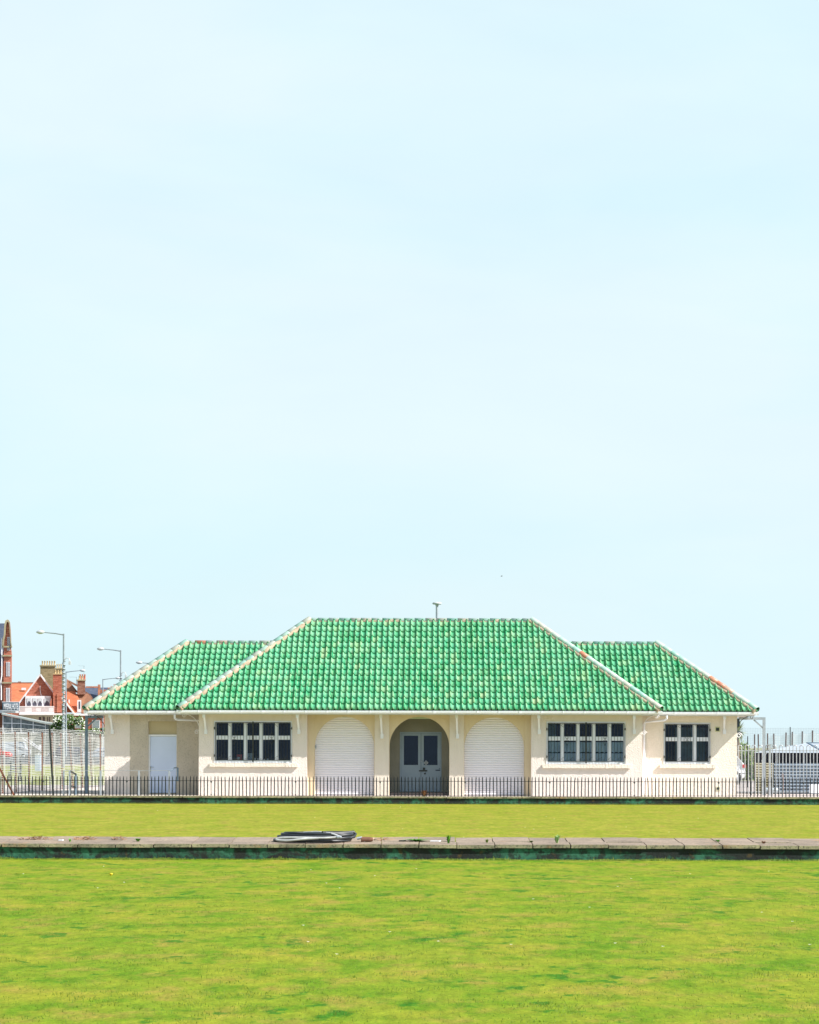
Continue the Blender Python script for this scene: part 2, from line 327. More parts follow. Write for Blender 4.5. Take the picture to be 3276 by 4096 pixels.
# ------------------------------------------------------------------ pavilion
YB=79.15; YA=79.40; YW=80.40; BZ=.19; TOPZ=3.02; YBACK=86.3
pav=thing('pavilion','cream single storey pavilion with green pantile hipped roof and three arches','pavilion',(-.6,YB,BZ))
def X(x,Y): return (x-PX)*Y/F
def wall_face(mb, x0,x1,z0,z1,Y,th,openings,mi=0):
    """front wall with rectangular openings (x0,x1,z0,z1) ; reveals included"""
    xs=sorted(set([x0,x1]+[o[0] for o in openings]+[o[1] for o in openings])); zs=sorted(set([z0,z1]+[o[2] for o in openings]+[o[3] for o in openings]))
    for Yc,flip in ((Y,False),(Y+th,True)):
        for i in range(len(xs)-1):
            for j in range(len(zs)-1):
                cx=(xs[i]+xs[i+1])/2; cz=(zs[j]+zs[j+1])/2
                if any(o[0]<cx<o[1] and o[2]<cz<o[3] for o in openings): continue
                mb.add([(xs[i],Yc,zs[j]),(xs[i+1],Yc,zs[j]),(xs[i+1],Yc,zs[j+1]),(xs[i],Yc,zs[j+1])],[(0,1,2,3)],mi)
    for (a,b,c,d) in openings:
        for q in ([(a,Y,c),(a,Y+th,c),(a,Y+th,d),(a,Y,d)],[(b,Y,c),(b,Y,d),(b,Y+th,d),(b,Y+th,c)],[(a,Y,c),(b,Y,c),(b,Y+th,c),(a,Y+th,c)],[(a,Y,d),(a,Y+th,d),(b,Y+th,d),(b,Y,d)]):
            mb.add(q,[(0,1,2,3)],mi)
    mb.add([(x0,Y,z0),(x0,Y+th,z0),(x0,Y+th,z1),(x0,Y,z1)],[(0,1,2,3)],mi); mb.add([(x1,Y,z0),(x1,Y,z1),(x1,Y+th,z1),(x1,Y+th,z0)],[(0,1,2,3)],mi)
def op(x0,y0,x1,y1,Y): a=P(x0,y1,Y); b=P(x1,y0,Y); return (a.x,b.x,a.z,b.z)
xWL=X(418,YW); xWR=X(2948,YW); xBL0=X(795,YB); xBL1=X(1228,YB); xBR0=X(2125,YB); xBR1=X(2569,YB)
w1=op(855,2883,1169,3051,YB); w2=op(2185,2886,2503,3056,YB); w3=op(2654,2890,2843,3056,YW)
d1=op(593,2885,707,3173.5,YW); d1=(d1[0],d1[1],BZ+.03,d1[3])
TH_W=.28
# left wing: cream left part, weathered tan right part
xs_=X(519,YW)
mb=MB(); mb.box(xWL,xs_,YW,YW+TH_W,BZ,TOPZ); mb.build('wall',m_wall,pav)
mb=MB(); wall_face(mb,xs_,xBL0+.02,BZ,TOPZ,YW+.004,TH_W,[d1]); wl=mb.build('wall',m_wall_t,pav,fix=False); wl['label']='weathered speckled tan wall beside the blue white door'
mb=MB(); wall_face(mb,xBR1-.02,xWR,BZ,TOPZ,YW,TH_W,[w3]); mb.build('wall',m_wall_r,pav,fix=False)
mb=MB(); wall_face(mb,xBL0,xBL1,BZ,TOPZ,YB,TH_W,[w1]); mb.box(xBL0,xBL0+TH_W,YB+TH_W,YW+.5,BZ,TOPZ); mb.build('wall',m_wall,pav,fix=False)
mb=MB(); wall_face(mb,xBR0,xBR1,BZ,TOPZ,YB,TH_W,[w2]); mb.box(xBR1-TH_W,xBR1,YB+TH_W,YW+.5,BZ,TOPZ); mb.build('wall',m_wall,pav,fix=False)
# side and back walls
mb=MB(); mb.box(xWL,xWL+TH_W,YW+TH_W,YBACK-TH_W,BZ,TOPZ); mb.box(xWR-TH_W,xWR,YW+TH_W,YBACK-TH_W,BZ,TOPZ); mb.box(xWL,xWR,YBACK-TH_W,YBACK,BZ,TOPZ); mb.build('wall',m_wall_p,pav)
# dark floor & ceiling inside, inner partition so rooms are dim
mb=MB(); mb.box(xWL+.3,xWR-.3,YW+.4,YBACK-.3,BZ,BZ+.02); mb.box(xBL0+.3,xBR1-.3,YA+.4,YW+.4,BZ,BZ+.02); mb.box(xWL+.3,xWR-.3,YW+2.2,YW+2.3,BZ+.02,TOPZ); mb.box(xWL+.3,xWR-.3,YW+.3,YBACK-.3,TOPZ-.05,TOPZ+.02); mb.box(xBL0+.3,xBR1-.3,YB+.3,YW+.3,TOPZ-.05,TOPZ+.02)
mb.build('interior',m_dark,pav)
# arcade: piers/strips proud, spandrels with arches set back
YS=YA+.07
def arch_panel(px0,px1,ax0,ax1,topy):
    x0=X(px0,YS); x1=X(px1,YS); a=X(ax0,YS); b=X(ax1,YS); cx=(a+b)/2; r=(b-a)/2; zt=PZ((ax0+ax1)/2,topy,YS); zs=zt-r*1.0
    mb=MB(); N=28; pts=[(cx-r*math.cos(math.pi*i/N), zs+r*math.sin(math.pi*i/N)) for i in range(N+1)]
    t=.22
    for Yc in (YS,YS+t):
        for i in range(N):
            (xa,za),(xb,zb)=pts[i],pts[i+1]; mb.add([(xa,Yc,za),(xb,Yc,zb),(xb,Yc,TOPZ),(xa,Yc,TOPZ)],[(0,1,2,3)])
        if x0<a-.001: mb.add([(x0,Yc,BZ),(a,Yc,BZ),(a,Yc,zs),(a,Yc,TOPZ),(x0,Yc,TOPZ)],[(0,1,2,3,4)])
        if x1>b+.001: mb.add([(b,Yc,BZ),(x1,Yc,BZ),(x1,Yc,TOPZ),(b,Yc,TOPZ),(b,Yc,zs)],[(0,1,2,3,4)])
    full=[(a,BZ)]+pts+[(b,BZ)]
    for i in range(len(full)-1):
        (xa,za),(xb,zb)=full[i],full[i+1]; mb.add([(xa,YS,za),(xb,YS,zb),(xb,YS+t,zb),(xa,YS+t,za)],[(0,1,2,3)],0,2<i<N)
    o=mb.build('arch_wall',m_wall_y,pav,fix=False); return a,b,zs,zt,cx,r
A1=arch_panel(1240,1510,1259,1497,2866); A2=arch_panel(1545,1810,1558,1797,2867); A3=arch_panel(1845,2115,1857,2097,2869)
mb=MB(); mb.box(X(1229,YA),X(1256,YA),YA+.03,YA+.34,BZ,TOPZ); mb.build('pilaster',m_wall_y,pav)
mb=MB(); mb.box(X(2099,YA),X(2124,YA),YA+.03,YA+.34,BZ,TOPZ); mb.build('pilaster',m_wall_y,pav)
mb=MB(); mb.box(X(1498.5,YA),X(1556.5,YA),YA,YA+.34,BZ,TOPZ); mb.build('pier',m_wall_p,pav)
mb=MB(); mb.box(X(1798,YA),X(1856,YA),YA,YA+.34,BZ,TOPZ); mb.build('pier',m_wall_p,pav)
# lobby behind the central arch
YL=YS+1.15
mb=MB(); la,lb=A2[0]-.02,A2[1]+.02
dd=op(1599,2928,1766,3176,YL); dd=(dd[0],dd[1],BZ+.10,dd[3])
wall_face(mb,la,lb,BZ,TOPZ,YL,.12,[dd])
mb.box(la-.1,la,YS+.22,YL+.12,BZ,TOPZ); mb.box(lb,lb+.1,YS+.22,YL+.12,BZ,TOPZ); lobby=mb.build('lobby_wall',m_grey,pav,fix=False)
mb=MB(); mb.box(la,lb,YS+.22,YL,TOPZ-.26,TOPZ-.05); mb.build('lobby_ceiling',M('pale_green_ceiling',(.5,.58,.4),None,2,.8),pav)
mb=MB(); mb.box(la,lb,YS+.02,YL+.1,BZ,BZ+.09); mb.build('door_step',M('dark_red_step',(.05,.035,.035),(.03,.025,.025),4,.7),pav)
# roller shutters
def shutter(A):
    a,b,zs,zt,cx,r=A; mb=MB(); z=BZ+.02; k=0; Y0=YS+.16
    xa,xb=a-.04,b+.04; p=.077
    prof=[]; 
    while z<zt+.05:
        prof+= [(Y0,z),(Y0-.010,z+p*.25),(Y0-.012,z+p*.55),(Y0-.004,z+p*.85),(Y0+.014,z+p*.93)]; z+=p
    vs=[(xa,y,zz) for y,zz in prof]+[(xb,y,zz) for y,zz in prof]; n=len(prof)
    mb.add(vs,[(i,i+1,n+i+1,n+i) for i in range(n-1)]); mb.box(xa,xb,Y0+.02,Y0+.06,BZ,zt+.05)
    return mb.build('roller_shutter',m_shut,pav,fix=False)
s1=shutter(A1); shutter(A3)
mb=MB(); c=P(1262,2986,YS+.14); mb.box(c.x-.02,c.x+.03,YS+.08,YS+.15,c.z-.06,c.z+.04); mb.build('lock_box',m_galv,s1)
# double door
def ddoor(nm,x0,x1,z0,z1):
    mb=MB(); Y=YL+.03; h0=z0+(z1-z0)*.455
    fr=.085*(x1-x0)/.62
    for q in ((x0,x0+fr,z0,z1),(x1-fr,x1,z0,z1),(x0+fr,x1-fr,z1-fr*.9,z1),(x0+fr,x1-fr,z0,h0)): mb.box(q[0],q[1],Y,Y+.045,q[2],q[3])
    d=mb.build('door',m_ddoor,pav); 
    mb=MB(); mb.box(x0+fr,x1-fr,Y+.02,Y+.028,h0,z1-fr*.9); mb.build('pane',m_glass,d)
    return d,(x0+fr,x1-fr,h0,z1-fr*.9,Y)
mb=MB(); 
for q in ((dd[0],dd[0]+.04,dd[2],dd[3]),(dd[1]-.04,dd[1],dd[2],dd[3]),(dd[0]+.04,dd[1]-.04,dd[3]-.04,dd[3])): mb.box(q[0],q[1],YL-.015,YL+.08,q[2],q[3])
mb.build('door_frame',m_ddoor,pav)
mid=X(1684,YL)
D1,_=ddoor('a',dd[0]+.045,mid-.006,dd[2]+.01,dd[3]-.045); D2,q2=ddoor('b',mid+.006,dd[1]-.045,dd[2]+.01,dd[3]-.045)
yd=YL+.02
mb=MB(); c=P(1694,3083,yd); mb.box(c.x-.15,c.x+.13,yd-.03,yd,c.z-.022,c.z+.022); c2=P(1696,3075,yd); mb.box(c2.x-.04,c2.x+.04,yd-.02,yd,c2.z-.04,c2.z+.04); c2=P(1700,3094,yd); mb.lathe((c2.x,yd-.012,c2.z),[(.01,-.02),(.03,-.01),(.03,.01)],12,0,'Y'); mb.build('bolt',m_black,D2)
mb=MB(); c=P(1687,3045,yd); mb.lathe((c.x,yd-.01,c.z),[(.02,-.02),(.025,0),(.02,.01)],10,0,'Y'); mb.build('lock',m_galv,D2)
mb=MB(); c=P(1756,3081,yd)
for (dx,dz,w,h) in ((0,0,.24,.035),(.06,.05,.12,.02),(.1,-.03,.05,.05),(.06,-.10,.02,.03),(.1,-.11,.03,.03)): mb.box(c.x+dx-w/2,c.x+dx+w/2,yd-.006,yd+.004,c.z+dz-h/2,c.z+dz+h/2)
mb.build('peeled_paint_patch',M('bare_dark_wood',(.02,.03,.07),None,8,.8),D2)
mb=MB(); c=P(1704,3051,yd+.01); r=.085
mb.prism([(c.x-r,c.z),(c.x,c.z-r),(c.x+r,c.z),(c.x,c.z+r)],yd-.004,yd+.004); st=mb.build('sticker',M('sticker_grey',(.42,.46,.50),None,3,.5),D2)
mb=MB(); mb.box(c.x-.02,c.x+.02,yd-.009,yd-.006,c.z-.045,c.z-.02)
for k in range(4): mb.box(c.x-.045+.01*k,c.x+.045-.01*k,yd-.009,yd-.006,c.z+.002+k*.016,c.z+.008+k*.016)
mb.build('pictogram',m_black,D2)
# reflection-lit window at the back of the hall seen through the left door: bright rear window
# blue-white door in the left wing
mb=MB(); xa,xb=d1[0],d1[1]; zt=PZ(650,2945,YW); 
mb.box(xa,xb,YW+.10,YW+.16,zt+.06,d1[3]); mb.build('blocked_fanlight',M('beige_board',(.52,.43,.27),(.46,.38,.24),1.5,.8),pav)
mb=MB(); mb.box(xa,xb,YW+.05,YW+.17,zt,zt+.058); mb.box(xa,xa+.05,YW+.06,YW+.17,d1[2],zt); mb.box(xb-.02,xb,YW+.06,YW+.17,d1[2],zt); df=mb.build('door_frame',m_white,pav)
mb=MB(); mb.box(xa+.055,xb-.025,YW+.09,YW+.14,d1[2]+.02,zt-.006); dr=mb.build('door',m_door,pav)
mb=MB(); c=P(602,3075,YW+.08); mb.box(c.x-.02,c.x+.02,YW+.075,YW+.09,c.z-.1,c.z+.08); mb.tube([(c.x,YW+.07,c.z+.05),(c.x,YW+.04,c.z+.05),(c.x+.12,YW+.04,c.z+.05)],.008,6); mb.build('handle',m_galv,dr)

m_winf=M('cool_white_window_paint',(.86,.89,.97),(.80,.83,.90),3,.4)
# windows
def window(rc,Y,n,label,curtain=False):
    x0,x1,z0,z1=rc; W=x1-x0; H=z1-z0; mb=MB(); Yf=Y+.07; e=.045
    for q in ((x0,x0+e,z0,z1),(x1-e,x1,z0,z1),(x0+e,x1-e,z1-e,z1),(x0+e,x1-e,z0,z0+e)): mb.box(q[0],q[1],Yf-.02,Yf+.06,q[2],q[3])
    pit=(W-2*e+ .07)/n; zt=z0+H*.585; panes=[]
    for i in range(n):
        a=x0+e+i*pit; b=a+pit-.07
        if i<n-1: mb.box(b,b+.07,Yf-.01,Yf+.07,z0+e,z1-e)
        f=.03
        for (za,zb) in ((z0+e,zt-.02),(zt+.05,z1-e)):
            mb.box(a,a+f,Yf+.01,Yf+.05,za,zb); mb.box(b-f,b,Yf+.01,Yf+.05,za,zb); mb.box(a+f,b-f,Yf+.01,Yf+.05,za,za+f+.005); mb.box(a+f,b-f,Yf+.01,Yf+.05,zb-f,zb)
            panes.append((a+f,b-f,za+f,zb-f))
        mb.box(a,b,Yf,Yf+.06,zt-.02,zt+.05)
    w=mb.build('window',m_winf,pav); w['label']=label
    mb=MB()
    for (a,b,c,d) in panes: mb.box(a-.004,b+.004,Yf+.028,Yf+.034,c-.004,d+.004)
    mb.build('pane',m_glass,w)
    # grille
    mb=MB(); Yg=Y-.03; g=.022; xa,xb,za,zb=x0+.06,x1-.06,z0+.09,z1-.06
    for (a,b) in (((xa,za),(xb,za)),((xa,zb),(xb,zb)),((xa,za),(xa,zb)),((xb,za),(xb,zb))): mb.obox((a[0],Yg,a[1]),(b[0],Yg,b[1]),g,g)
    nb=int(round((xb-xa)/.105)); 
    for i in range(1,nb):
        xx=xa+(xb-xa)*i/nb; th=.012
        mb.obox((xx,Yg,za),(xx,Yg,zb),th,th)
        # little scrolls at top and bottom
        for (zz,sg) in ((za,1),(zb,-1)):
            cx=xx-.05; r=.024
            mb.tube([(cx+r*math.cos(t*.7)*(1-t*.09),Yg,zz+sg*(.035+r*math.sin(t*.7)*(1-t*.09))) for t in range(8)],.0045,4,0,False)
            if (i%3)==1: mb.tube([(xx,Yg,zz+sg*.04),(xx+.04,Yg,zz+sg*.10),(xx+.10,Yg,zz+sg*.135)],.005,4)
    if n==5:
        xm=(xa+xb)/2; mb.obox((xm,Yg-.01,za-.06),(xm,Yg-.01,zb+.03),.05,.03)
    for fx in ((.25,.75) if n==5 else (.5,)):
        xc=xa+(xb-xa)*fx; zc=za+(zb-za)*.58
        for sg in (-1,1):
            for s2 in (-1,1):
                mb.tube([(xc+sg*.07*math.sin(t*.6)*(1-t*.05),Yg-.005,zc+s2*(.02+.10*(1-math.cos(t*.45)))) for t in range(7)],.006,4,0,False)
    for xx in (x0+.018,x1-.018):
        for fz in (.17,.82): mb.box(xx-.012,xx+.012,Yg-.01,Y+.05,z0+H*fz-.04,z0+H*fz+.04); mb.obox((xx,Yg,z0+H*fz),(xa if xx<xa else xb,Yg,z0+H*fz),.02,.015)
    mb.build('grille',m_black,w)
    # brick-on-edge sill
    mb=MB(); a=x0-.13; 
    while a<x1+.10:
        bw=.105; dz=random.uniform(-.006,.006); mb.box(a,a+bw-.004,Y-.085+random.uniform(-.004,.004),Y+.06,z0-.135+dz,z0-.015+random.uniform(-.003,.003)); a+=bw
    mb.box(x0-.12,a-.02,Y-.075,Y+.05,z0-.12,z0-.022)
    mb.build('sill',m_wall_r,w)
    if curtain:
        mb=MB(); N=120; Yc=Yf+.11; zz=zt-.10; pts=[]
        vs=[];fs=[]
        for i in range(N+1):
            x=x0+.06+(x1-x0-.12)*i/N; y=Yc+.02*math.sin(i*1.1); zb_=z0+.38+.03*abs(math.sin(i*.42)); vs+= [(x,y,zz),(x,y,zb_),(x,y-.01,z0+.36),(x,y-.01,z0+.06)]
        for i in range(N): fs+=[(4*i,4*i+1,4*i+5,4*i+4),(4*i+2,4*i+3,4*i+7,4*i+6)]
        mb.add(vs,fs,0,True); mb.build('curtain',m_net,w,fix=False)
    return w
W1=window(w1,YB,5,'five light window with black grille and small packets on its inner ledge')
W2=window(w2,YB,5,'five light window with black grille and pale net curtains',True)
W3=window(w3,YW,3,'three light window with black grille in the right wing')
mb=MB()
for (px,w,h,mi) in ((958,.17,.22,0),(999,.15,.26,1),(1021,.05,.10,2),(1032,.04,.09,2),(1058,.06,.06,2),(1071,.07,.08,1)):
    c=P(px,3037,YB+.3); mb.box(c.x-w/2,c.x+w/2,YB+.24,YB+.34,w1[2]+.06,w1[2]+.06+h,mi); 
    if mi==0: mb.lathe((c.x-.03,YB+.235,w1[2]+.15),[(.02,-.01),(.05,-.008),(.05,.01)],12,2,'Y')
    mb.build('packet',[m_redpaint,m_blue,m_white],W1); mb=MB()
mb=MB(); _ms=M('dim_green_screen',(.20,.28,.26),(.12,.18,.18),2,.8); mb.box(w3[0]+.5,w3[0]+1.5,YW+.9,YW+.92,BZ+.5,2.5,0); mb.build('inner_screen',_ms,pav); mb=MB(); mb.box(w2[0]-.1,w2[0]+.35,YB+.5,YB+.55,BZ+.6,2.6,0); mb.build('inner_screen',_ms,pav)

# eaves brackets (white timber struts)
def bracket(px,Y,low=2934):
    mb=MB(); c=P(px,2870,Y); x=c.x; z0=PZ(px,low,Y); z1=TOPZ-.13; Yo=Y-.40
    pts=[]
    for i in range(9):
        t=i/8; pts.append((x+.035*t*(1 if px<1200 or True else 1), Y-.05-.33*(1-t)**1.6, z1-.02-(z1-z0-.1)*t))
    for i in range(8): mb.obox(pts[i],pts[i+1],.06,.07)
    mb.box(x-.045,x+.045,Yo-.04,Yo+.12,z1-.12,z1+.12); mb.box(x-.015,x+.085,Y-.10,Y-.002,z0-.02,z0+.13); mb.box(x-.03,x+.03,Yo,Y-.002,z1+.0,z1+.09)
    mb.build('eaves_bracket',m_white,pav)
for px,Y in ((446,YW),(820,YB),(1192,YB),(1524,YA),(1826,YA),(2153,YB),(2533,YB),(2893,YW)): bracket(px,Y,2934 if Y!=YA else 2952)
# iron scroll brackets at wall corners (along X)
def scroll(x,Y,z,dx,mat,flip=1,sz=.55):
    mb=MB(); pts=[]
    for i in range(14):
        t=i/13; ang=t*math.pi/2; pts.append((x+dx*(sz*(1-math.cos(ang))),Y,z-sz*1.05+sz*1.05*math.sin(ang)))
    mb.tube(pts,.011,6)
    for (cx,cz,r) in ((x+dx*.10,z-sz*1.1,.085),(x+dx*sz*.95,z-.06,.075)):
        mb.tube([(cx+r*math.cos(t*.5)*(1-t*.045),Y,cz+r*math.sin(t*.5)*(1-t*.045)) for t in range(18)],.010,5)
    mb.build('scroll_bracket',mat,pav)
scroll(xWL,YW+.15,TOPZ-.12,-1,m_black); scroll(xWR,YW+.15,TOPZ-.12,1,m_black); scroll(xBL0,YB+.35,TOPZ-.12,-1,m_white); scroll(xBR1,YB+.35,TOPZ-.12,1,m_white)
mb=MB(); c=P(2958,2942,YW); mb.tube([(c.x+.1*math.cos(t*.5)*(1-t*.045),YW+.1,c.z+.1*math.sin(t*.5)*(1-t*.045)) for t in range(18)],.014,6); mb.build('wall_scroll',m_white,pav)
# vents
mb=MB(); c=P(2870,2917,YW); mb.box(c.x-.085,c.x+.085,YW-.015,YW-.001,c.z-.085,c.z+.085,0); mb.box(c.x-.055,c.x+.055,YW-.02,YW-.016,c.z-.055,c.z+.055,1); mb.build('air_vent',[M('cream_vent',(.6,.6,.35),None,3,.6),m_black],pav)
mb=MB(); c=P(2872,3155,YW); mb.box(c.x-.07,c.x+.07,YW-.012,YW-.001,c.z-.08,c.z+.07,0); mb.lathe((c.x,YW-.02,c.z+.01),[(.045,0),(.045,.012)],14,1,'Y'); mb.build('air_vent',[M('cream_vent_b',(.6,.57,.4),None,3,.6),m_black],pav)
mb=MB(); c=P(2953,2890,YW); mb.box(xWR+.001,xWR+.09,YW+.02,YW+.14,c.z-.14,c.z+.14); mb.box(xWR+.02,xWR+.07,YW,YW+.02,c.z-.1,c.z+.1); mb.build('meter_box',M('navy_box',(.03,.05,.09),None,3,.4),pav)

# roofs
def tile_face(o, u, v, Lu, Lv, l_in, r_in, pitch=.1925, gauge=.322):
    """o eave-left point, u along eave, v up slope; left edge slopes in by l_in, right by r_in at top"""
    u=Vector(u).normalized(); v=Vector(v).normalized(); n=u.cross(v).normalized(); o=Vector(o)
    ts=[(0,.030),(.06,.012),(.16,.004),(.32,.0),(.48,.003),(.62,.010),(.70,.022),(.75,.055),(.81,.073),(.91,.068)]
    bm=bmesh.new(); lay=bm.faces.layers.float.new('rnd')
    nc=int(math.ceil(Lu/pitch)); nr=int(math.ceil(Lv/gauge))
    for r in range(nr):
        v0=r*gauge-.03; v1=min((r+1)*gauge+.0,Lv)
        rowj=random.uniform(-.003,.003)
        for c in range(nc):
            # skip columns fully outside
            uc=(c+.5)*pitch; vm=(v1)
            if uc+pitch*1.2 < l_in*(v0/Lv) or uc-pitch*1.2 > Lu - r_in*(v0/Lv): continue
            rr=random.random(); rr=min(1,max(0,.46+.36*(rr-.5)*2+random.gauss(0,.09)))
            j=random.uniform(-.004,.004)+rowj; jn=random.uniform(-.003,.003)
            rows=[]
            for (vv,nn) in ((v0+j,.008+jn),(v0+j,.062+jn),(v1+.01,.012+jn)):
                rows.append([bm.verts.new(o+u*((c+t)*pitch)+v*vv+n*(h+nn)) for (t,h) in ts]+[bm.verts.new(o+u*((c+1)*pitch)+v*vv+n*(.030+nn))])
            for k in range(len(ts)):
                f=bm.faces.new([rows[0][k],rows[0][k+1],rows[1][k+1],rows[1][k]]); f[lay]=rr
                f=bm.faces.new([rows[1][k],rows[1][k+1],rows[2][k+1],rows[2][k]]); f[lay]=rr; f.smooth=True
    def clip(p,no):
        bmesh.ops.bisect_plane(bm,geom=bm.verts[:]+bm.edges[:]+bm.faces[:],plane_co=p,plane_no=no,clear_outer=True)
    el=(v*Lv+u*l_in).normalized(); er=(v*Lv-u*r_in).normalized()
    clip(o, -(el.cross(n)*-1).normalized() if False else n.cross(el)); clip(o+u*Lu, -(n.cross(er)))
    # merge planar under-sheet
    q=[o,o+u*Lu,o+u*(Lu-r_in)+v*Lv,o+u*l_in+v*Lv]
    f=bm.faces.new([bm.verts.new(p-n*.01) for p in q]); f[lay]=.1
    return bm
def caps(path_pts, r=.115, L=.375, rnds=None, up=(0,0,1), seedk=0):
    bm=bmesh.new(); lay=bm.faces.layers.float.new('rnd'); rng=random.Random(seedk)
    a,b=Vector(path_pts[0]),Vector(path_pts[1]); d=(b-a); D=d.length; d.normalize(); upv=Vector(up); s=d.cross(upv).normalized(); w=s.cross(d).normalized()
    k=0; n=max(1,int(round(D/L))); L=D/n
    for i in range(n):
        p0=a+d*(i*L-.02); p1=a+d*((i+1)*L); rr=rng.random(); rr=rr if rnds is None or i not in rnds else rnds[i]
        if rr>.9 and not (rnds and i in rnds): rr=.85
        rings=[]
        for (p,rad) in ((p0,r*.98),(p0,r*1.04),(p1,r*1.0)):
            rings.append([bm.verts.new(p+s*(rad*math.cos(t*math.pi/8))+w*(rad*math.sin(t*math.pi/8)*.95-.02)) for t in range(-1,10)])
        for q in range(2):
            for t in range(10):
                f=bm.faces.new([rings[q][t],rings[q][t+1],rings[q+1][t+1],rings[q+1][t]]); f[lay]=rr; f.smooth=(q==1)
    return bm
def bmobj(bm,name,mats,parent):
    me=bpy.data.meshes.new(name); o0=WL[parent.name]
    for vv in bm.verts: vv.co-=o0
    bm.to_mesh(me); bm.free()
    for m in mats: me.materials.append(m)
    ob=bpy.data.objects.new(name,me); COL.objects.link(ob); ob.parent=parent; WL[ob.name]=o0; return ob
def hip_roof(xl,xr,yf,yb,ze,rise,label,reds,ridge_reds=None,seedk=0):
    run=(yb-yf)/2; ym=(yf+yb)/2; zt=ze+rise; sl=math.hypot(run,rise)
    rl=run; 
    bm=tile_face((xl,yf,ze),(1,0,0),(0,run,rise),xr-xl,sl,rl,rl)
    for (o,u,v,L) in (((xr,yb,ze),(-1,0,0),(0,-run,rise),xr-xl),((xl,yb,ze),(0,-1,0),(rl,0,rise),yb-yf),((xr,yf,ze),(0,1,0),(-rl,0,rise),yb-yf)):
        b2=tile_face(o,u,v,L,sl,rl,rl); tmp=bpy.data.meshes.new('t'); b2.to_mesh(tmp); b2.free(); bm.from_mesh(tmp); bpy.data.meshes.remove(tmp)
    ro=bmobj(bm,'roof',[m_tile],pav); ro['label']=label
    cz=.055
    for i,(a,b) in enumerate((((xl,yf,ze),(xl+rl,ym,zt)),((xr,yf,ze),(xr-rl,ym,zt)),((xl,yb,ze),(xl+rl,ym,zt)),((xr,yb,ze),(xr-rl,ym,zt)))):
        bb=caps([Vector(a)+Vector((0,0,cz+.02)),Vector(b)+Vector((0,0,cz+.01))],r=.112,rnds=reds if i==1 else None,seedk=seedk+i); bmobj(bb,'hip_tiles',[m_cap],ro)
    bb=caps([(xl+rl-.06,ym,zt+.015),(xr-rl+.06,ym,zt+.015)],r=.105,rnds=ridge_reds,seedk=seedk+9); bmobj(bb,'ridge_tiles',[m_cap],ro)
    mb=MB()
    for (a,b) in (((xl,yf,ze),(xl+rl,ym,zt)),((xr,yf,ze),(xr-rl,ym,zt)),((xl,yb,ze),(xl+rl,ym,zt)),((xr,yb,ze),(xr-rl,ym,zt))):
        a=Vector(a)+Vector((0,0,.012)); b=Vector(b)+Vector((0,0,.012)); d=b-a; N=int(d.length/.12); pts=[a+d*(i/N)+Vector((0,0,random.uniform(-.008,.008))) for i in range(N+1)]
        sgn=1 if (a.x<0) else -1
        mb.tube([p+Vector((.075*sgn,-.05 if a.y<82 else .05,.0 if sgn>0 else -.035)) for p in pts],[.085+random.uniform(-.02,.015) for _ in pts],8)
    N=int((xr-xl-2*rl)/.19); mb.tube([(xl+rl+(xr-xl-2*rl)*i/N,ym,zt-.035) for i in range(N+1)],[.115+random.uniform(-.01,.012) for _ in range(N+1)],8)
    mb.build('mortar',m_mort,ro)
    return ro
ZE=3.035; TP=math.tan(R(37.6))
YFc,YBc=78.60,86.84; runc=(YBc-YFc)/2
YFw,YBw=79.85,86.05; runw=(YBw-YFw)/2
rc=hip_roof(X(712,YFc),X(2644,YFc),YFc,YBc,ZE,runc*TP,'large central hipped roof of glazed green pantiles',{10:.97},None,1)
rw=hip_roof(X(338,YFw),X(3028,YFw),YFw,YBw,ZE,runw*TP,'lower hipped roof of glazed green pantiles over the two wings',{4:.98,5:.95,3:.93},{1:.96,2:.6,3:.92,23:.96,24:.9},20)
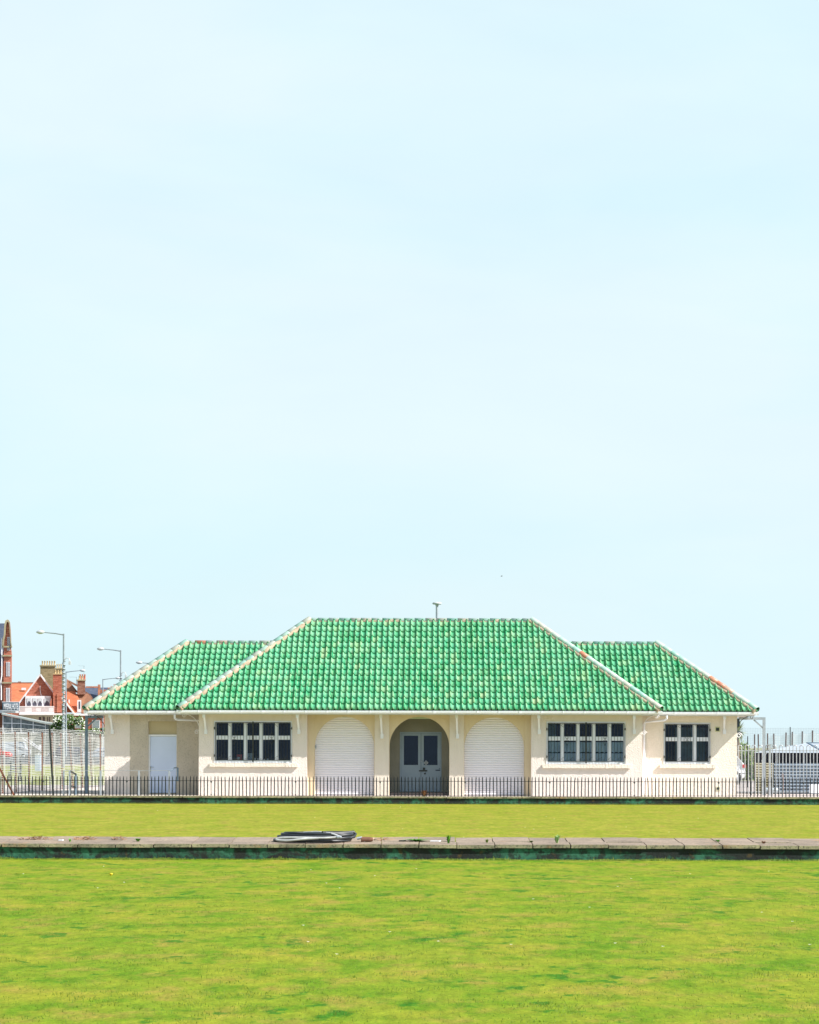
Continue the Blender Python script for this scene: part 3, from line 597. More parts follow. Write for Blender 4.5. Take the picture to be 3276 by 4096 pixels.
# fascia, gutter, soffit
def gutter(x0,x1,y0,y1,z,lab,fr=True,left=True,right=True,segs=None):
    """around the eaves rectangle (fascia planes)"""
    mb=MB(); zt,zb=z-.005,z-.155
    e=.025
    mb.box(x0,x1,y0,y0+e,zb,zt); mb.box(x0,x1,y1-e,y1,zb,zt); mb.box(x0,x0+e,y0+e,y1-e,zb,zt); mb.box(x1-e,x1,y0+e,y1-e,zb,zt)
    f=mb.build('fascia',m_fascia,pav)
    mb=MB(); mb.box(x0+e,x1-e,y0+e,y1-e,zb+.02,zb+.03); mb.build('soffit',m_soffit,pav)
    mb=MB(); g=.058
    def gut(a,b,nrm):
        a=Vector(a);b=Vector(b);n_=Vector(nrm); prof=[(0,.03),(0,-.06),(.03,-.085),(.075,-.075),(.105,-.045),(.112,.0),(.112,.012),(.104,.012),(.10,-.03),(.07,-.06),(.03,-.065),(.012,-.05),(.012,.03)]
        vs=[p+n_*q[0]+Vector((0,0,q[1])) for p in (a,b) for q in prof]; n=len(prof)
        mb.add(vs,[(i,i+n,(i+1)%n+n,(i+1)%n) for i in range(n)]+[tuple(range(n)),tuple(range(n,2*n))[::-1]])
        L=(b-a).length; k=int(L/.71); d=(b-a).normalized()
        for i in range(1,k+1):
            p=a+d*(i*.71); w=.028 if i%4 else .07
            pr=[(0,-.068),(.03,-.094),(.08,-.084),(.116,-.05),(.122,.016),(.0,.016)]
            q=[p+d*(sgn*w)+n_*z_[0]+Vector((0,0,z_[1])) for sgn in (-.5,.5) for z_ in pr]; m=len(pr)
            mb.add(q,[(j,j+m,(j+1)%m+m,(j+1)%m) for j in range(m)]+[tuple(range(m)),tuple(range(m,2*m))[::-1]])
    zz=z-.04
    gut((x0-.12,y0,zz),(x1+.12,y0,zz),(0,-1,0)); gut((x0-.12,y1,zz),(x1+.12,y1,zz),(0,1,0)); gut((x0,y0-.10,zz),(x0,y1+.1,zz),(-1,0,0)); gut((x1,y0-.1,zz),(x1,y1+.1,zz),(1,0,0))
    mb.build('gutter',m_gutter,pav)
YFf=YFc+.05
gutter(X(722,YFf),X(2634,YFf),YFf,YBc-.05,ZE,'')
YFg=YFw+.05
gutter(X(350,YFg),X(3018,YFg),YFg,YBw-.05,ZE-.004,'')
# downpipes
def pt(x,y,Y): return P(x,y,Y)
mb=MB(); y_=YFg-.06; a=P(699,2858,y_); b=P(699,2872,y_); c=P(709,2877,y_+.1); d=P(797,2882,YW-.12)
mb.tube([a,(a.x,y_,b.z),(a.x+.03,y_+.03,c.z),(a.x+.12,y_+.08,c.z-.02),(d.x,YW-.14,d.z)],.036,10); mb.build('downpipe',m_gutter,pav)
mb=MB(); a=P(2667,2862,y_); b=P(2667,2874,y_); 
x2=X(2576,YW); mb.tube([a,(a.x,y_,b.z),(a.x-.04,y_+.04,b.z-.05),(a.x-.14,y_+.10,b.z-.07),(x2+.1,YW-.10,b.z-.11),(x2+.01,YW-.07,b.z-.15),(x2,YW-.07,b.z-.3),(x2,YW-.07,BZ+.05)],.036,10); mb.build('downpipe',m_gutter,pav)
# flue on the ridge
mb=MB(); yR=(YFc+YBc)/2+.35; a=P(1748,2480,yR); b=P(1748,2418,yR); mb.tube([(a.x,yR,a.z-.25),(a.x,yR,b.z)],.045,12)
mb.lathe((a.x,yR,b.z),[(.05,-.05),(.06,-.02),(.06,.0)],16,0); fl=mb.build('flue',m_galv,pav)
mb=MB(); mb.lathe((a.x,yR,b.z),[(.13,.0),(.165,.02),(.165,.05),(.13,.075),(.03,.09)],18); mb.build('flue_cap',m_lamphead,fl)

# ------------------------------------------------------------------ black railing
YR=77.08
rl_=thing('iron_railing','low black iron railing with spiked bars along the stone coping','railing',(-.6,YR,.2))
hearts=[-165,172,508,845,1183,1521,1861,2199,2538,2875,3214,3551]
zb=.205; zr=PZ(1750,3125,YR); ztop=PZ(1750,3106,YR)
m_blk2=M('weathered_black_iron',(.006,.010,.014),(.03,.032,.03),9,.7,lo=.5,hi=.8,spec=.2)
def barm(mb,x,r=.016,top=None,rr=None):
    lean=random.uniform(-.010,.010)*(3 if random.random()<.07 else 1); top=top or ztop+random.uniform(-.01,.01)
    mb.tube([(x,YR,zb-.01),(x+lean*.5,YR,zr),(x+lean,YR,top-.06),(x+lean,YR,top)],[r,r,r*.95,r*.25],6)
for i in range(len(hearts)-1):
    xa=X(hearts[i],YR); xb=X(hearts[i+1],YR); mb=MB()
    for k in range(1,24):
        barm(mb,xa+(xb-xa)*k/24+random.uniform(-.004,.004))
    mb.obox((xa+.012,YR,zr),(xb-.012,YR,zr),.012,.016); pn=mb.build('bar_panel',m_blk2,rl_)
    mb=MB(); barm(mb,xa,.010); 
    for zz,r in ((zr-.035,.034),(zb+.045,.026)):
        mb.lathe((xa,YR,zz),[(.004,-r*1.3),(r*.55,-r*.6),(r,.1*r),(r*.8,r*.6),(.01,r*.8)],10)
    mb.build('post',m_black,rl_)

# ------------------------------------------------------------------ hose coil and bits on the path
YH=38.9
def pathz(Y): return .245+.036*(Y-YM0+.03)+.004
ho=thing('coiled_hose','flattened coil of thick black hose with a pale grey length on the slab path','hose',(X(1265,YH),YH,pathz(YH)))
def loopm(cx,cy,rx,ry,z,ph=0,turn=1.0,n=60,wob=.02,s=0,hz=.03):
    rg=random.Random(s); a=[rg.uniform(-1,1) for _ in range(6)]; out=[]
    for i in range(int(n*turn)+1):
        t=ph+2*math.pi*i/n; w=1+wob*(a[0]*math.sin(2*t+a[1]*3)+a[2]*math.sin(3*t+a[3]*3))
        zz=z+hz*(.5+.5*math.sin(t*2+a[4]*3))*abs(a[5])
        out.append((cx+rx*w*math.cos(t),cy+ry*w*math.sin(t),zz))
    return out
c=P(1252,3350,YH); mb=MB(); cx=c.x
for i,(dx,rx,ry,z,s) in enumerate(((0,.64,.42,.022,1),(.02,.57,.37,.026,2),(.03,.60,.40,.06,3),(-.01,.53,.34,.065,4),(.06,.57,.36,.095,5),(.05,.50,.30,.10,6),(.09,.54,.34,.13,7))):
    mb.tube(loopm(cx+dx,YH+.05,rx,ry,pathz(YH)+z,random.uniform(0,6),1,60,.05,s,.03),.023,10)
xr_=X(1415,YH); mb.tube([(xr_-.5,YH-.25,pathz(YH)+.155),(xr_-.25,YH-.05,pathz(YH)+.14),(xr_,YH+.08,pathz(YH)+.155),(xr_+.03,YH+.06,pathz(YH)+.12),(xr_+.01,YH-.02,pathz(YH)+.08),(xr_-.1,YH-.12,pathz(YH)+.05),(xr_-.3,YH-.2,pathz(YH)+.04)],.024,10)
mb.build('hose_loops',m_hose,ho)
mb=MB(); z0=pathz(YH)
pl=[P(1357,3346,YH-.3),P(1335,3337,YH-.28),P(1300,3330,YH-.2),P(1262,3328,YH-.1),P(1215,3331,YH+.05)]
mb.tube(pl,.018,10)
pl=[P(1348,3349,YH-.38),P(1300,3352,YH-.42),P(1235,3351,YH-.44),P(1160,3350,YH-.42),P(1118,3351,YH-.36),P(1103,3356,YH-.34),P(1108,3361,YH-.38),P(1150,3363,YH-.46),P(1210,3356,YH-.47),P(1290,3352,YH-.45)]
sm=[]
for i in range(len(pl)-1):
    for k in range(5): sm.append(pl[i].lerp(pl[i+1],k/5))
for it in range(4): sm=[sm[0]]+[(sm[i-1]+sm[i]*2+sm[i+1])/4 for i in range(1,len(sm)-1)]+[sm[-1]]
mb.tube(sm,.018,10); mb.build('pale_hose',m_hosew,ho)
mb=MB(); a=P(1348,3350,YH-.40); mb.tube([a,a+Vector((.04,0,.01)),a+Vector((.07,0,.0))],[.024,.026,.022],10); mb.build('clamp',m_galv,ho); mb=MB(); a=P(1428,3354,YH-.1); mb.tube([a,a+Vector((.07,0,.012)),a+Vector((.11,.0,-.01)),a+Vector((.13,0,-.05))],.024,10); mb.build('coupling',m_galv,ho)
mb=MB(); a=P(1444,3358,YH-.1); 
mb.add([],[]); mb.tube([a,a+Vector((.14,.01,.002)),a+Vector((.19,.02,.0))],[.045,.042,.03],9)
o=mb.build('rusty_pipe_piece',m_seed,origin=a); tag(o,'short rust brown pipe end beside the right end of the hose coil','pipe')
def leaves(mb,c,rx,ry,n,size,h=.05,up=.3):
    for _ in range(n):
        t=random.uniform(0,2*math.pi); q=random.random()**.6; p=Vector((c[0]+rx*q*math.cos(t),c[1]+ry*q*math.sin(t),c[2]+random.random()*h*(1-q*.6)))
        a=Vector((random.uniform(-1,1),random.uniform(-1,1),random.uniform(-up,up))).normalized()*size*random.uniform(.5,1.2); b=a.cross(Vector((random.uniform(-.4,.4),random.uniform(-.4,.4),1))).normalized()*size*.3
        mb.add([p-a,p-b,p+a,p+b],[(0,1,2,3)])
for (px,py,w,n,lab) in ((140,3352,.30,170,'pile of dry brown leaves at the left end of the slab path'),(338,3351,.20,110,'loose pile of dry red brown leaves in the middle of the left slabs'),(475,3360,.13,50,'thin scatter of dry leaves and twigs right of the leaf piles'),(1525,3351,.16,45,'dry brown debris on the slabs right of the hose'),):
    Yp=YM0+.9; c=P(px,py,Yp); c.z=pathz(Yp); mb=MB(); leaves(mb,c,w,.16,n,.035,.06); tag(mb.build('dry_leaves',m_dry,origin=c,fix=False),lab,'dry leaves','dry leaf piles on the slab path','stuff')
def weed(px,py,Yp,h,n,spread,mat,lab,name='weed',cat='weed',z=None,wd=.02,grp='weeds growing on the slab path'):
    c=P(px,py,Yp); c.z=pathz(Yp) if z is None else z; mb=MB()
    for _ in range(n):
        t=random.uniform(0,2*math.pi); le=random.uniform(.1,1)*spread; hh=h*random.uniform(.45,1)
        d=Vector((math.cos(t),math.sin(t)*.7,0)); s=Vector((-d.y,d.x,0))*wd*random.uniform(.6,1.2); p0=c+d*.02*random.random(); p1=c+d*le*.45+Vector((0,0,hh*.75)); p2=c+d*le+Vector((0,0,hh*random.uniform(.75,1)))
        mb.add([p0-s*.4,p0+s*.4,p1+s,p1-s,p2],[(0,1,2,3),(3,2,4)])
    tag(mb.build(name,mat,origin=c,fix=False),lab,cat,grp)
weed(1794,3372,YM0+.25,.15,60,.08,m_weed,'upright bright green weed left of centre joint in the slab path',wd=.016)
weed(2228,3378,YM0+.3,.16,55,.12,leafmat('pale_weed',(.12,.3,.06),(.35,.5,.2)),'wispy pale green weed in a slab joint right of the middle',wd=.012)
weed(1665,3366,YM0+.6,.05,110,.30,m_weed,'flat spreading green weed between hose and upright weed',wd=.02)
weed(552,3366,YM0+.5,.06,70,.10,m_weed,'low green tuft on the left part of the slab path',wd=.014)
weed(280,3372,YM0+.4,.06,18,.04,m_weed,'tiny green sprout between the two leaf piles',wd=.014)
weed(1948,3372,YM0+.4,.07,24,.07,m_blade,'small yellow green tuft in a slab joint',wd=.014)
weed(2125,3371,YM0+.5,.03,40,.09,m_blade,'low yellow green patch just left of the wispy weed',wd=.016)
weed(2873,3362,YM0+.7,.04,50,.11,m_weed,'low green tuft on the right part of the slab path',wd=.014)
weed(3055,3372,YM0+.35,.05,40,.09,m_dry,'small red brown dried weed at the right of the slab path',wd=.012)
weed(1697,3186,YK+.25,.26,120,.24,m_dry,'dry brown weed on the coping in front of the central door','dry_weed','weed',.2,.016,grp='dry weed by the railing')
for (px,py,w,h,lab) in ((1610,3372,.06,.02,'small dark stick lying on the slabs'),(1390,3368,.05,.02,'pale stone chip just under the hose end'),(1742,3366,.09,.018,'pale flat chip left of the upright weed'),(244,3346,.04,.02,'white stone chip between the leaf piles')):
    c=P(px,py,YM0+.6); c.z=pathz(YM0+.6); mb=MB(); mb.ext([c+Vector((-w,-.02,0)),c+Vector((w*.7,-.03,0)),c+Vector((w,.02,0)),c+Vector((-w*.6,.04,0))],(0,0,h)); tag(mb.build('stone_chip' if 'stick' not in lab else 'stick',m_black if 'stick' in lab else m_white,origin=c),lab,'stick' if 'stick' in lab else 'chip')
# grass blades along the foot of both walls
def blades(Ya,x0,x1,n,h,nm,lab):
    mb=MB()
    for _ in range(n):
        x=random.uniform(x0,x1); k=.5+.5*math.sin(x*2.3)+.5*math.sin(x*7.1+1); hh=h*random.uniform(.3,1)*(.5+max(0,k)*.6); 
        if random.random()<.03: hh*=2
        y=Ya-random.random()**2*.22; s=.006+.004*random.random(); l=random.uniform(-.5,.5)*hh
        mb.add([(x-s,y,-.005),(x+s,y,-.005),(x+l,y+random.uniform(-.02,.02),hh)],[(0,1,2)])
    tag(mb.build(nm,m_blade,fix=False),lab,'grass',None,'stuff')
blades(YM0-.01,-8.4,7.2,14000,.030,'grass_fringe','uneven grass fringe along the foot of the near mossy wall')
blades(YK-.02,-14.8,13.2,7000,.0,'grass_fringe','thin grass fringe along the foot of the far mossy wall')
blades(YM1+.22,-8.6,7.6,4000,.03,'grass_fringe','grass fringe behind the slab path')

mb=MB()
cl=[(random.uniform(15.6,37.5),random.uniform(-1,1)) for _ in range(420)]
for q in range(20000):
    if q%3==0: Yb,ux=random.uniform(15.4,30),random.uniform(-1,1); X0=-.19*Yb+.355*Yb*(ux+1)/2; x=X0; y=Yb
    else:
        Yb,ux=random.choice(cl); x=-.19*Yb+.355*Yb*(ux+1)/2+random.gauss(0,.10); y=Yb+random.gauss(0,.09)
    h=random.uniform(.008,.020); w_=.0035; l=random.uniform(-.5,.5)*h; y=min(y,YM0-.05)
    mb.add([(x-w_,y,-.003),(x+w_,y,-.003),(x+l,y+random.uniform(-.5,.5)*h,h)],[(0,1,2)])
tag(mb.build('grass_tufts',m_blade,fix=False),'tiny tufts of rougher grass scattered over the foreground lawn','grass',None,'stuff')
mb=MB()
for _ in range(46):
    Yb=random.uniform(20,36) if random.random()<.6 else random.uniform(42,75); x=-.18*Yb+.34*Yb*random.random(); z=0 if Yb<40 else -.035
    for k in range(5):
        t=k*1.2566; mb.add([(x,Yb,z+.02),(x+.016*math.cos(t),Yb+.016*math.sin(t),z+.026),(x+.016*math.cos(t+.9),Yb+.016*math.sin(t+.9),z+.026)],[(0,1,2)])
tag(mb.build('daisies',m_flower,fix=False),'tiny white daisies dotted over both lawns','daisies',None,'stuff')
c=P(444,3506,33.4); mb=MB(); mb.lathe((c.x,c.y,0),[(.004,0),(.02,.02),(.028,.035),(.012,.04)],8); tag(mb.build('dandelion',M('yellow_petals',(.7,.5,.02),None,9,.8),origin=(c.x,c.y,0)),'single yellow dandelion on the foreground lawn left of the hose','flower')

# ------------------------------------------------------------------ near left and right metalwork
def handrail():
    t=thing('handrail','low galvanised steel handrail in front of the left wing and its white door','handrail',(X(480,78.2),78.2,GZ))
    Y=78.2
    for px in (255,403,556,677):
        mb=MB(); x=X(px,Y); zt=PZ(px,3082,Y); mb.box(x-.028,x+.028,Y-.028,Y+.028,GZ-.01,zt); mb.build('post',m_galv,t)
    for z in (PZ(470,3082,Y),):
        for (a,b) in ((255,403),(403,556),(556,677)):
            mb=MB(); mb.obox((X(a,Y)+.029,Y,z),(X(b,Y)-.029,Y,z+ .0),.012,.014); mb.build('rail',m_silver,t)
    x=X(711,Y+1.6); z1=PZ(711,3071,Y+1.6); 
    mb=MB(); mb.tube([(X(677,Y)+.03,Y,PZ(677,3084,Y)),(x-.1,Y+1.5,z1),(x,Y+1.6,z1)],.02,6); mb.box(x-.03,x+.03,Y+1.57,Y+1.63,PZ(711,3125,Y+1.6),z1); mb.build('end_rail',m_bluesteel,t)
handrail()
Y=78.3; t=thing('hoop_barrier','short steel hoop barrier with two square posts at the left path','barrier',(X(293,Y),Y,GZ))
mb=MB(); x=X(279,Y); z=PZ(279,3083,Y); mb.box(x-.03,x+.03,Y-.03,Y+.03,GZ-.01,z); mb.build('post',m_galv,t)
mb=MB(); x2=X(304,Y+1.2); z2=PZ(304,3095,Y+1.2); mb.box(x2-.03,x2+.03,Y+1.17,Y+1.23,GZ-.01,z2); mb.build('post',m_bluesteel,t)
mb=MB(); mb.obox((x+.03,Y,z-.02),(x2,Y+1.17,z2-.02),.04,.05); mb.obox((x+.03,Y,z-.5),(x2,Y+1.17,z2-.45),.03,.04); mb.build('rail',m_black,t)
def gallows(px,pxe,pyt,Y,ybr,lab,mat,flip):
    t=thing('bracket_post',lab,'bracket post',(X(px,Y),Y,GZ)); x=X(px,Y); zt=PZ(px,pyt,Y); xe=X(pxe,Y)
    mb=MB(); mb.box(x-.045,x+.045,Y-.045,Y+.045,GZ-.01,zt-.09); mb.build('post',mat,t)
    mb=MB(); mb.box(min(x-.045*flip,xe),max(x-.045*flip,xe),Y-.045,Y+.045,zt-.089,zt); mb.build('arm',mat,t)
    zb_=PZ(px,ybr,Y); mb=MB(); mb.obox((x+.04*flip,Y,zb_),(x+flip*(zt-zb_)*.95,Y,zt-.09),.05,.05); mb.build('brace',mat,t)
gallows(346,412,2862,81.2,2905,'blue grey steel post with arm and brace beside the left wing',m_bluesteel,1)
gallows(3056,2955,2869,81.6,2912,'pale galvanised steel post with arm and brace right of the pavilion',m_galv,-1)
# leaning black posts
for (a,b,lab) in (((198,2903),(213,3183),'tall leaning dark brown steel post in front of the left wire fence'),((-14,3050),(57,3183),'dark diagonal steel stay at the lower left edge')):
    Yp=78.0; p=P(a[0],a[1],Yp); q=P(b[0],b[1],Yp); q.z=GZ-.01; mb=MB(); mb.obox(p,q,.055,.055); tag(mb.build('steel_post',m_black if 'tall' in lab else m_rust,origin=q),lab,'post')
# left wire fence (runs away from us)
FA=Vector((X(-60,79.5),79.5,GZ)); FB=Vector((X(430,97),97,GZ)); Dv=FB-FA
wf=thing('wire_fence','pale wire mesh fence with rusty leaning posts left of the pavilion','wire fence',FA)
FH=2.12
def fp(s,z): # s 0..1 along, z height ; cranked top
    off=Vector((0,0,0)); return FA+Dv*s+Vector((-.10*max(0,z-1.9)/.3,0,z))
mb=MB(); zz=.06
while zz<FH+.14:
    w=random.uniform(-.01,.01); pts=[fp(i/24,zz+w*math.sin(i*1.3)+.012*math.sin(i*2.1+zz*3)) for i in range(25)]
    mb.tube(pts,.0085,3,0,False,False); zz+=.062
n=78
for i in range(n+1):
    s=i/n; j=random.uniform(-.03,.03); mb.tube([fp(s,.0),fp(min(1,s+.0003*j),1.0)+Vector((j*.4,0,0)),fp(s,1.9),fp(s,FH+.12)],.006,3,0,False,False)
mb.build('wire_mesh',m_wire,wf,fix=False)
for px_t,px_b in ((5,12),(60,66),(114,118),(168,168),(207,210),(243,250),(276,292),(320,331),(358,368),(401,402)):
    # solve for parameter s where the fence base projects to px_b
    best=min((abs(PX+F*(FA+Dv*(k/400)).x/(FA+Dv*(k/400)).y-px_b),k/400) for k in range(401))[1]
    b=FA+Dv*best; dx=(px_t-px_b)*b.y/F; mb=MB()
    mb.obox(b,b+Vector((dx,0,FH)),.045,.045); mb.build('post',m_rust,wf)
    mb=MB(); mb.obox(b+Vector((.07,0,0)),b+Vector((.06+dx,0.3,FH)),.018,.018); mb.build('stay_rod',m_wire,wf)
# bow-top fence on the right
YBF=80.75; bf=thing('bow_top_fence','silver bow topped steel fence right of the pavilion','fence',(X(3110,YBF),YBF,GZ))
zt=PZ(3100,2981,YBF); zr2=PZ(3100,3003,YBF); 
mb=MB(); px=2953
k=0
while px<3420:
    if abs(px+7-3079)>9:
        a=X(px,YBF); b=X(px+14,YBF); r=(b-a)/2; cx=(a+b)/2; zz=zt-r
        mb.tube([(a,YBF,GZ)]+[(cx-r*math.cos(math.pi*i/8),YBF,zz+r*math.sin(math.pi*i/8)) for i in range(9)]+[(b,YBF,GZ)],.0155,6)
    px+=27.4; k+=1
mb.build('hoops',m_silver,bf)
mb=MB(); mb.obox((X(2950,YBF),YBF+.0,zr2),(X(3420,YBF),YBF,zr2),.012,.03); mb.obox((X(2950,YBF),YBF,GZ+.12),(X(3420,YBF),YBF,GZ+.12),.012,.03); mb.build('rail',m_silver,bf)
mb=MB(); x=X(3079,YBF); mb.box(x-.035,x+.035,YBF-.06,YBF-.0,GZ-.01,zt+.01); mb.box(x-.09,x+.09,YBF-.065,YBF,zt+.01,zt+.03); mb.build('post',m_silver,bf)
mb=MB(); mb.tube([P(3076,2999,YBF-.02),P(3069,3008,YBF-.06),P(3045,3045,YBF-.05)],.01,5); mb.build('stay',m_silver,bf)
mb=MB(); mb.pbox(3238,3137,3330,3173,YBF-.09,.02); o=mb.build('notice_board',m_white,origin=P(3260,3173,YBF)); tag(o,'small white notice board on the bow topped fence','sign')
mb=MB(); mb.obox((X(2950,YBF+.3),YBF+.3,PZ(2950,3094,YBF)),(X(3005,YBF+.3),YBF+.3,PZ(2950,3094,YBF)),.02,.02); mb.tube([(X(3005,YBF+.3),YBF+.3,PZ(2950,3094,YBF)),(X(3005,YBF+.3),YBF+.3,GZ)],.012,5); mb.build('gate_bar',m_black,bf)
# corrugated shelter on the right
SK=.15
YSH=84.0; sh=thing('corrugated_shed','low corrugated metal shed with pale hipped roof behind the right fence','shed',(X(3250,YSH),YSH,GZ))
x0,x1=X(3021,YSH),X(3480,YSH); zb0=GZ; zw=PZ(3150,3052,YSH); ze=PZ(3150,3011,YSH); zp=PZ(3225,2972,YSH+1.9)
mb=MB(); 
def corr(mb,xa,xb,z0,z1,Y,p=.075,a=.018):
    n=int((z1-z0)/p*8); vs=[];
    for i in range(n+1):
        z=z0+(z1-z0)*i/n; y=Y+a*math.sin(2*math.pi*(z-z0)/p); vs+=[(xa,y,z),(xb,y,z)]
    mb.add(vs,[(2*i,2*i+1,2*i+3,2*i+2) for i in range(n)],0,True)
corr(mb,x0,X(3095,YSH),zb0,zw,YSH,.09); mb.build('wall',m_corr,sh,fix=False)
mb=MB(); corr(mb,X(3095,YSH)+.002,x1,zb0,zw,YSH,.115,.045); mb.box(x0,x0+.03,YSH+.06,YSH+3.6,zb0,zw); mb.box(x1-.03,x1,YSH+.06,YSH+3.6,zb0,zw); mb.box(x0+.53,x1+.53,YSH+3.6,YSH+3.63,zb0,ze); mb.build('wall',M('blue_grey_corrugated_sheet',(.27,.33,.40),(.17,.22,.28),1.4,.5),sh,fix=False)
mb=MB(); mb.box(x0+.02,x1-.02,YSH+.25,YSH+.28,zw-.1,ze); mb.build('mesh_screen',m_dark,sh)
for px in (3034,3110,3218): 
    mb=MB(); mb.obox((X(px,YSH),YSH+.03,zb0),(X(px,YSH),YSH+.03,ze),.035,.035); mb.build('post',m_galv,sh)
mb=MB(); ex0,ex1=X(3012,YSH),X(3500,YSH); yf,yb=YSH-.15,YSH+3.8; ax=X(3226,YSH+1.8); bx=X(3300,YSH+1.8); ym=(yf+yb)/2
mb.add([(ex0,yf,ze),(ex1,yf,ze),(ex1,yb,ze),(ex0+.55,yb,ze),(ax,ym,zp),(bx,ym,zp)],[(0,1,5,4),(1,2,5),(2,3,4,5),(3,0,4),(3,2,1,0)]); rf=mb.build('roof',m_corrroof,sh)
mb=MB(); mb.obox((ax,ym,zp+.01),(bx,ym,zp+.01),.12,.03); mb.obox((ax+.05,ym,zp+.01),(X(3300,yf),yf,ze+.01),.06,.03); mb.build('ridge_flashing',m_bluesteel,rf)
mb=MB(); mb.obox(P(3131,3185,YSH-.3),P(3131,3095,YSH-.3),.06,.05); tag(mb.build('rusty_stake',m_rust,origin=P(3131,3185,YSH-.3)),'rusty red brown upright in front of the corrugated shed','post')
mb=MB(); c=P(3065,3176,YSH-.6)
for dx,r in ((0,.11),(.16,.12),(.32,.11)): mb.lathe((c.x+dx,YSH-.6,GZ+.12),[(.02,-.07),(r,-.06),(r,.06),(.02,.07)],14,0,'Y')
mb.tube([(c.x,YSH-.6,GZ+.14),(c.x+.3,YSH-.6,GZ+.2)],.03,6); tag(mb.build('wheeled_roller',m_lampgrey,origin=(c.x,YSH-.6,GZ)),'small wheeled metal roller at the foot of the shed','roller')
SK=0.0
# right rear mesh fence
Y2=97; mf=thing('wire_fence','tall thin wire mesh fence behind the corrugated shed','wire fence',(X(3130,Y2),Y2,GZ)); mb=MB()
zt2=PZ(3100,2911,Y2); px=2930
while px<3420: mb.obox((X(px,Y2),Y2,GZ),(X(px,Y2),Y2,zt2),.005,.005); px+=6.6
zz=GZ+.1
while zz<zt2: mb.obox((X(2930,Y2),Y2,zz),(X(3420,Y2),Y2,zz+random.uniform(-.01,.01)),.005,.005); zz+=.07
mb.build('wire_mesh',m_lampgrey,mf,fix=False)
for px in (2990,3160): mb=MB(); mb.obox((X(px,Y2),Y2-.04,GZ),(X(px,Y2),Y2-.04,PZ(px,2908 if px>3000 else 2945,Y2)),.035,.035); mb.build('post',m_black,mf)
m_stake=M('brown_timber_stake',(.09,.05,.04),(.05,.035,.03),6,.9)
# stakes with netting beyond
Y3=118; sk=thing('net_fence','slack net strung between brown stakes beyond the shed','net fence',(X(3150,Y3),Y3,GZ)); tops=[]
for (px,py,ln) in ((3018,2937,0),(3033,2937,3),(3070,2933,0),(3095,2934,3),(3144,2930,-4),(3169,2927,-2),(3209,2925,-2),(3250,2922,-3),(3300,2922,0)):
    a=P(px,py,Y3); b=Vector((X(px+ln,Y3),Y3,GZ)); mb=MB(); mb.obox(a,b,.06,.06); mb.build('stake',m_stake,sk); tops.append(a)
mb=MB()
for q in range(14):
    for i in range(2,len(tops)-1):
        a,b=tops[i],tops[i+1]; mb.tube([a.lerp(b,k/6)+Vector((0,.06,-.06-.12*q-.12*math.sin(math.pi*k/6))) for k in range(7)],.005,3,0,False,False)
for i in range(2,len(tops)-1):
    for k in range(8):
        a=tops[i].lerp(tops[i+1],k/8); mb.tube([a+Vector((0,.06,-.06-.12*math.sin(math.pi*k/8))),a+Vector((0,.06,-1.7))],.005,3,0,False,False)
mb.build('net',m_wire,sk,fix=False)
# hedge + palm + bush, right
def cloud(mb,c,r,n,size,seed=0):
    rg=random.Random(seed)
    cl=[(Vector((rg.gauss(0,.5),rg.gauss(0,.5),rg.gauss(0,.45))),rg.uniform(.25,.5)) for _ in range(14)]
    for _ in range(n):
        cc,cr=rg.choice(cl); d=Vector((rg.gauss(0,1),rg.gauss(0,1),rg.gauss(0,1))).normalized()*cr*rg.uniform(.6,1.05); q=cc+d
        if q.length>1.25: continue
        p=Vector((c[0]+q.x*r[0],c[1]+q.y*r[1],c[2]+q.z*r[2]))
        a=Vector((rg.gauss(0,1),rg.gauss(0,1),rg.gauss(0,1))).normalized()*size*rg.uniform(.6,1.2); b=a.orthogonal().normalized()*size*.5
        mb.add([p-a,p-b,p+a,p+b],[(0,1,2,3)])
def bushobj(name,lab,cat,c,r,n,size,mat,seed,flower=0,grp=None):
    t=thing(name,lab,cat,(c[0],c[1],GZ),grp); mb=MB(); cloud(mb,c,r,n,size,seed); mb.build('foliage',mat,t,fix=False)
    mb=MB()
    for k in range(4): mb.tube([(c[0]+.1*k-.15,c[1],GZ-.02),(c[0]+(k-1.5)*.3*r[0],c[1],c[2])],[.05,.02],6)
    mb.build('stem',m_trunk,t)
    if flower:
        mb=MB(); cloud(mb,(c[0],c[1]-.15,c[2]),(r[0]*1.05,r[1]*1.05,r[2]*1.05),flower,size*.8,seed); mb.build('blossom',m_flower,t,fix=False)
bushobj('bush','rounded yellow green bush right of the pavilion under the palm','bush',(X(2975,119),119,1.2),(.75,.7,1.0),2600,.09,m_leafl,3)
bushobj('bush','low dark green bush behind the left end of the shed roof','bush',(X(3010,121),121,.9),(.7,.6,.8),1800,.08,m_leafd,4)
Yp=105; pm=thing('palm_tree','spiky palm crown just right of the pavilion wall','palm',(X(2950,Yp),Yp,GZ)); mb=MB(); c=P(2949,2925,Yp)
mb.tube([(c.x,Yp,GZ-.02),(c.x+.02,Yp,c.z-.1)],[.13,.10],10); mb.build('trunk',m_trunk,pm)
mb=MB()
for i in range(230):
    t=random.uniform(0,2*math.pi); el=random.uniform(-.9,1.35); L=random.uniform(.35,.62); d=Vector((math.cos(t)*math.cos(el),math.sin(t)*math.cos(el),math.sin(el))); s=d.cross(Vector((0,0,1))).normalized()*.022
    p1=c+d*L*.6; p2=c+d*L+Vector((0,0,-.10*(1.4-el)*L)); mb.add([c-s,c+s,p1+s,p1-s,p2],[(0,1,2,3),(3,2,4)])
mb.build('fronds',m_palm,pm,fix=False)
mb=MB()
rg=random.Random(5)
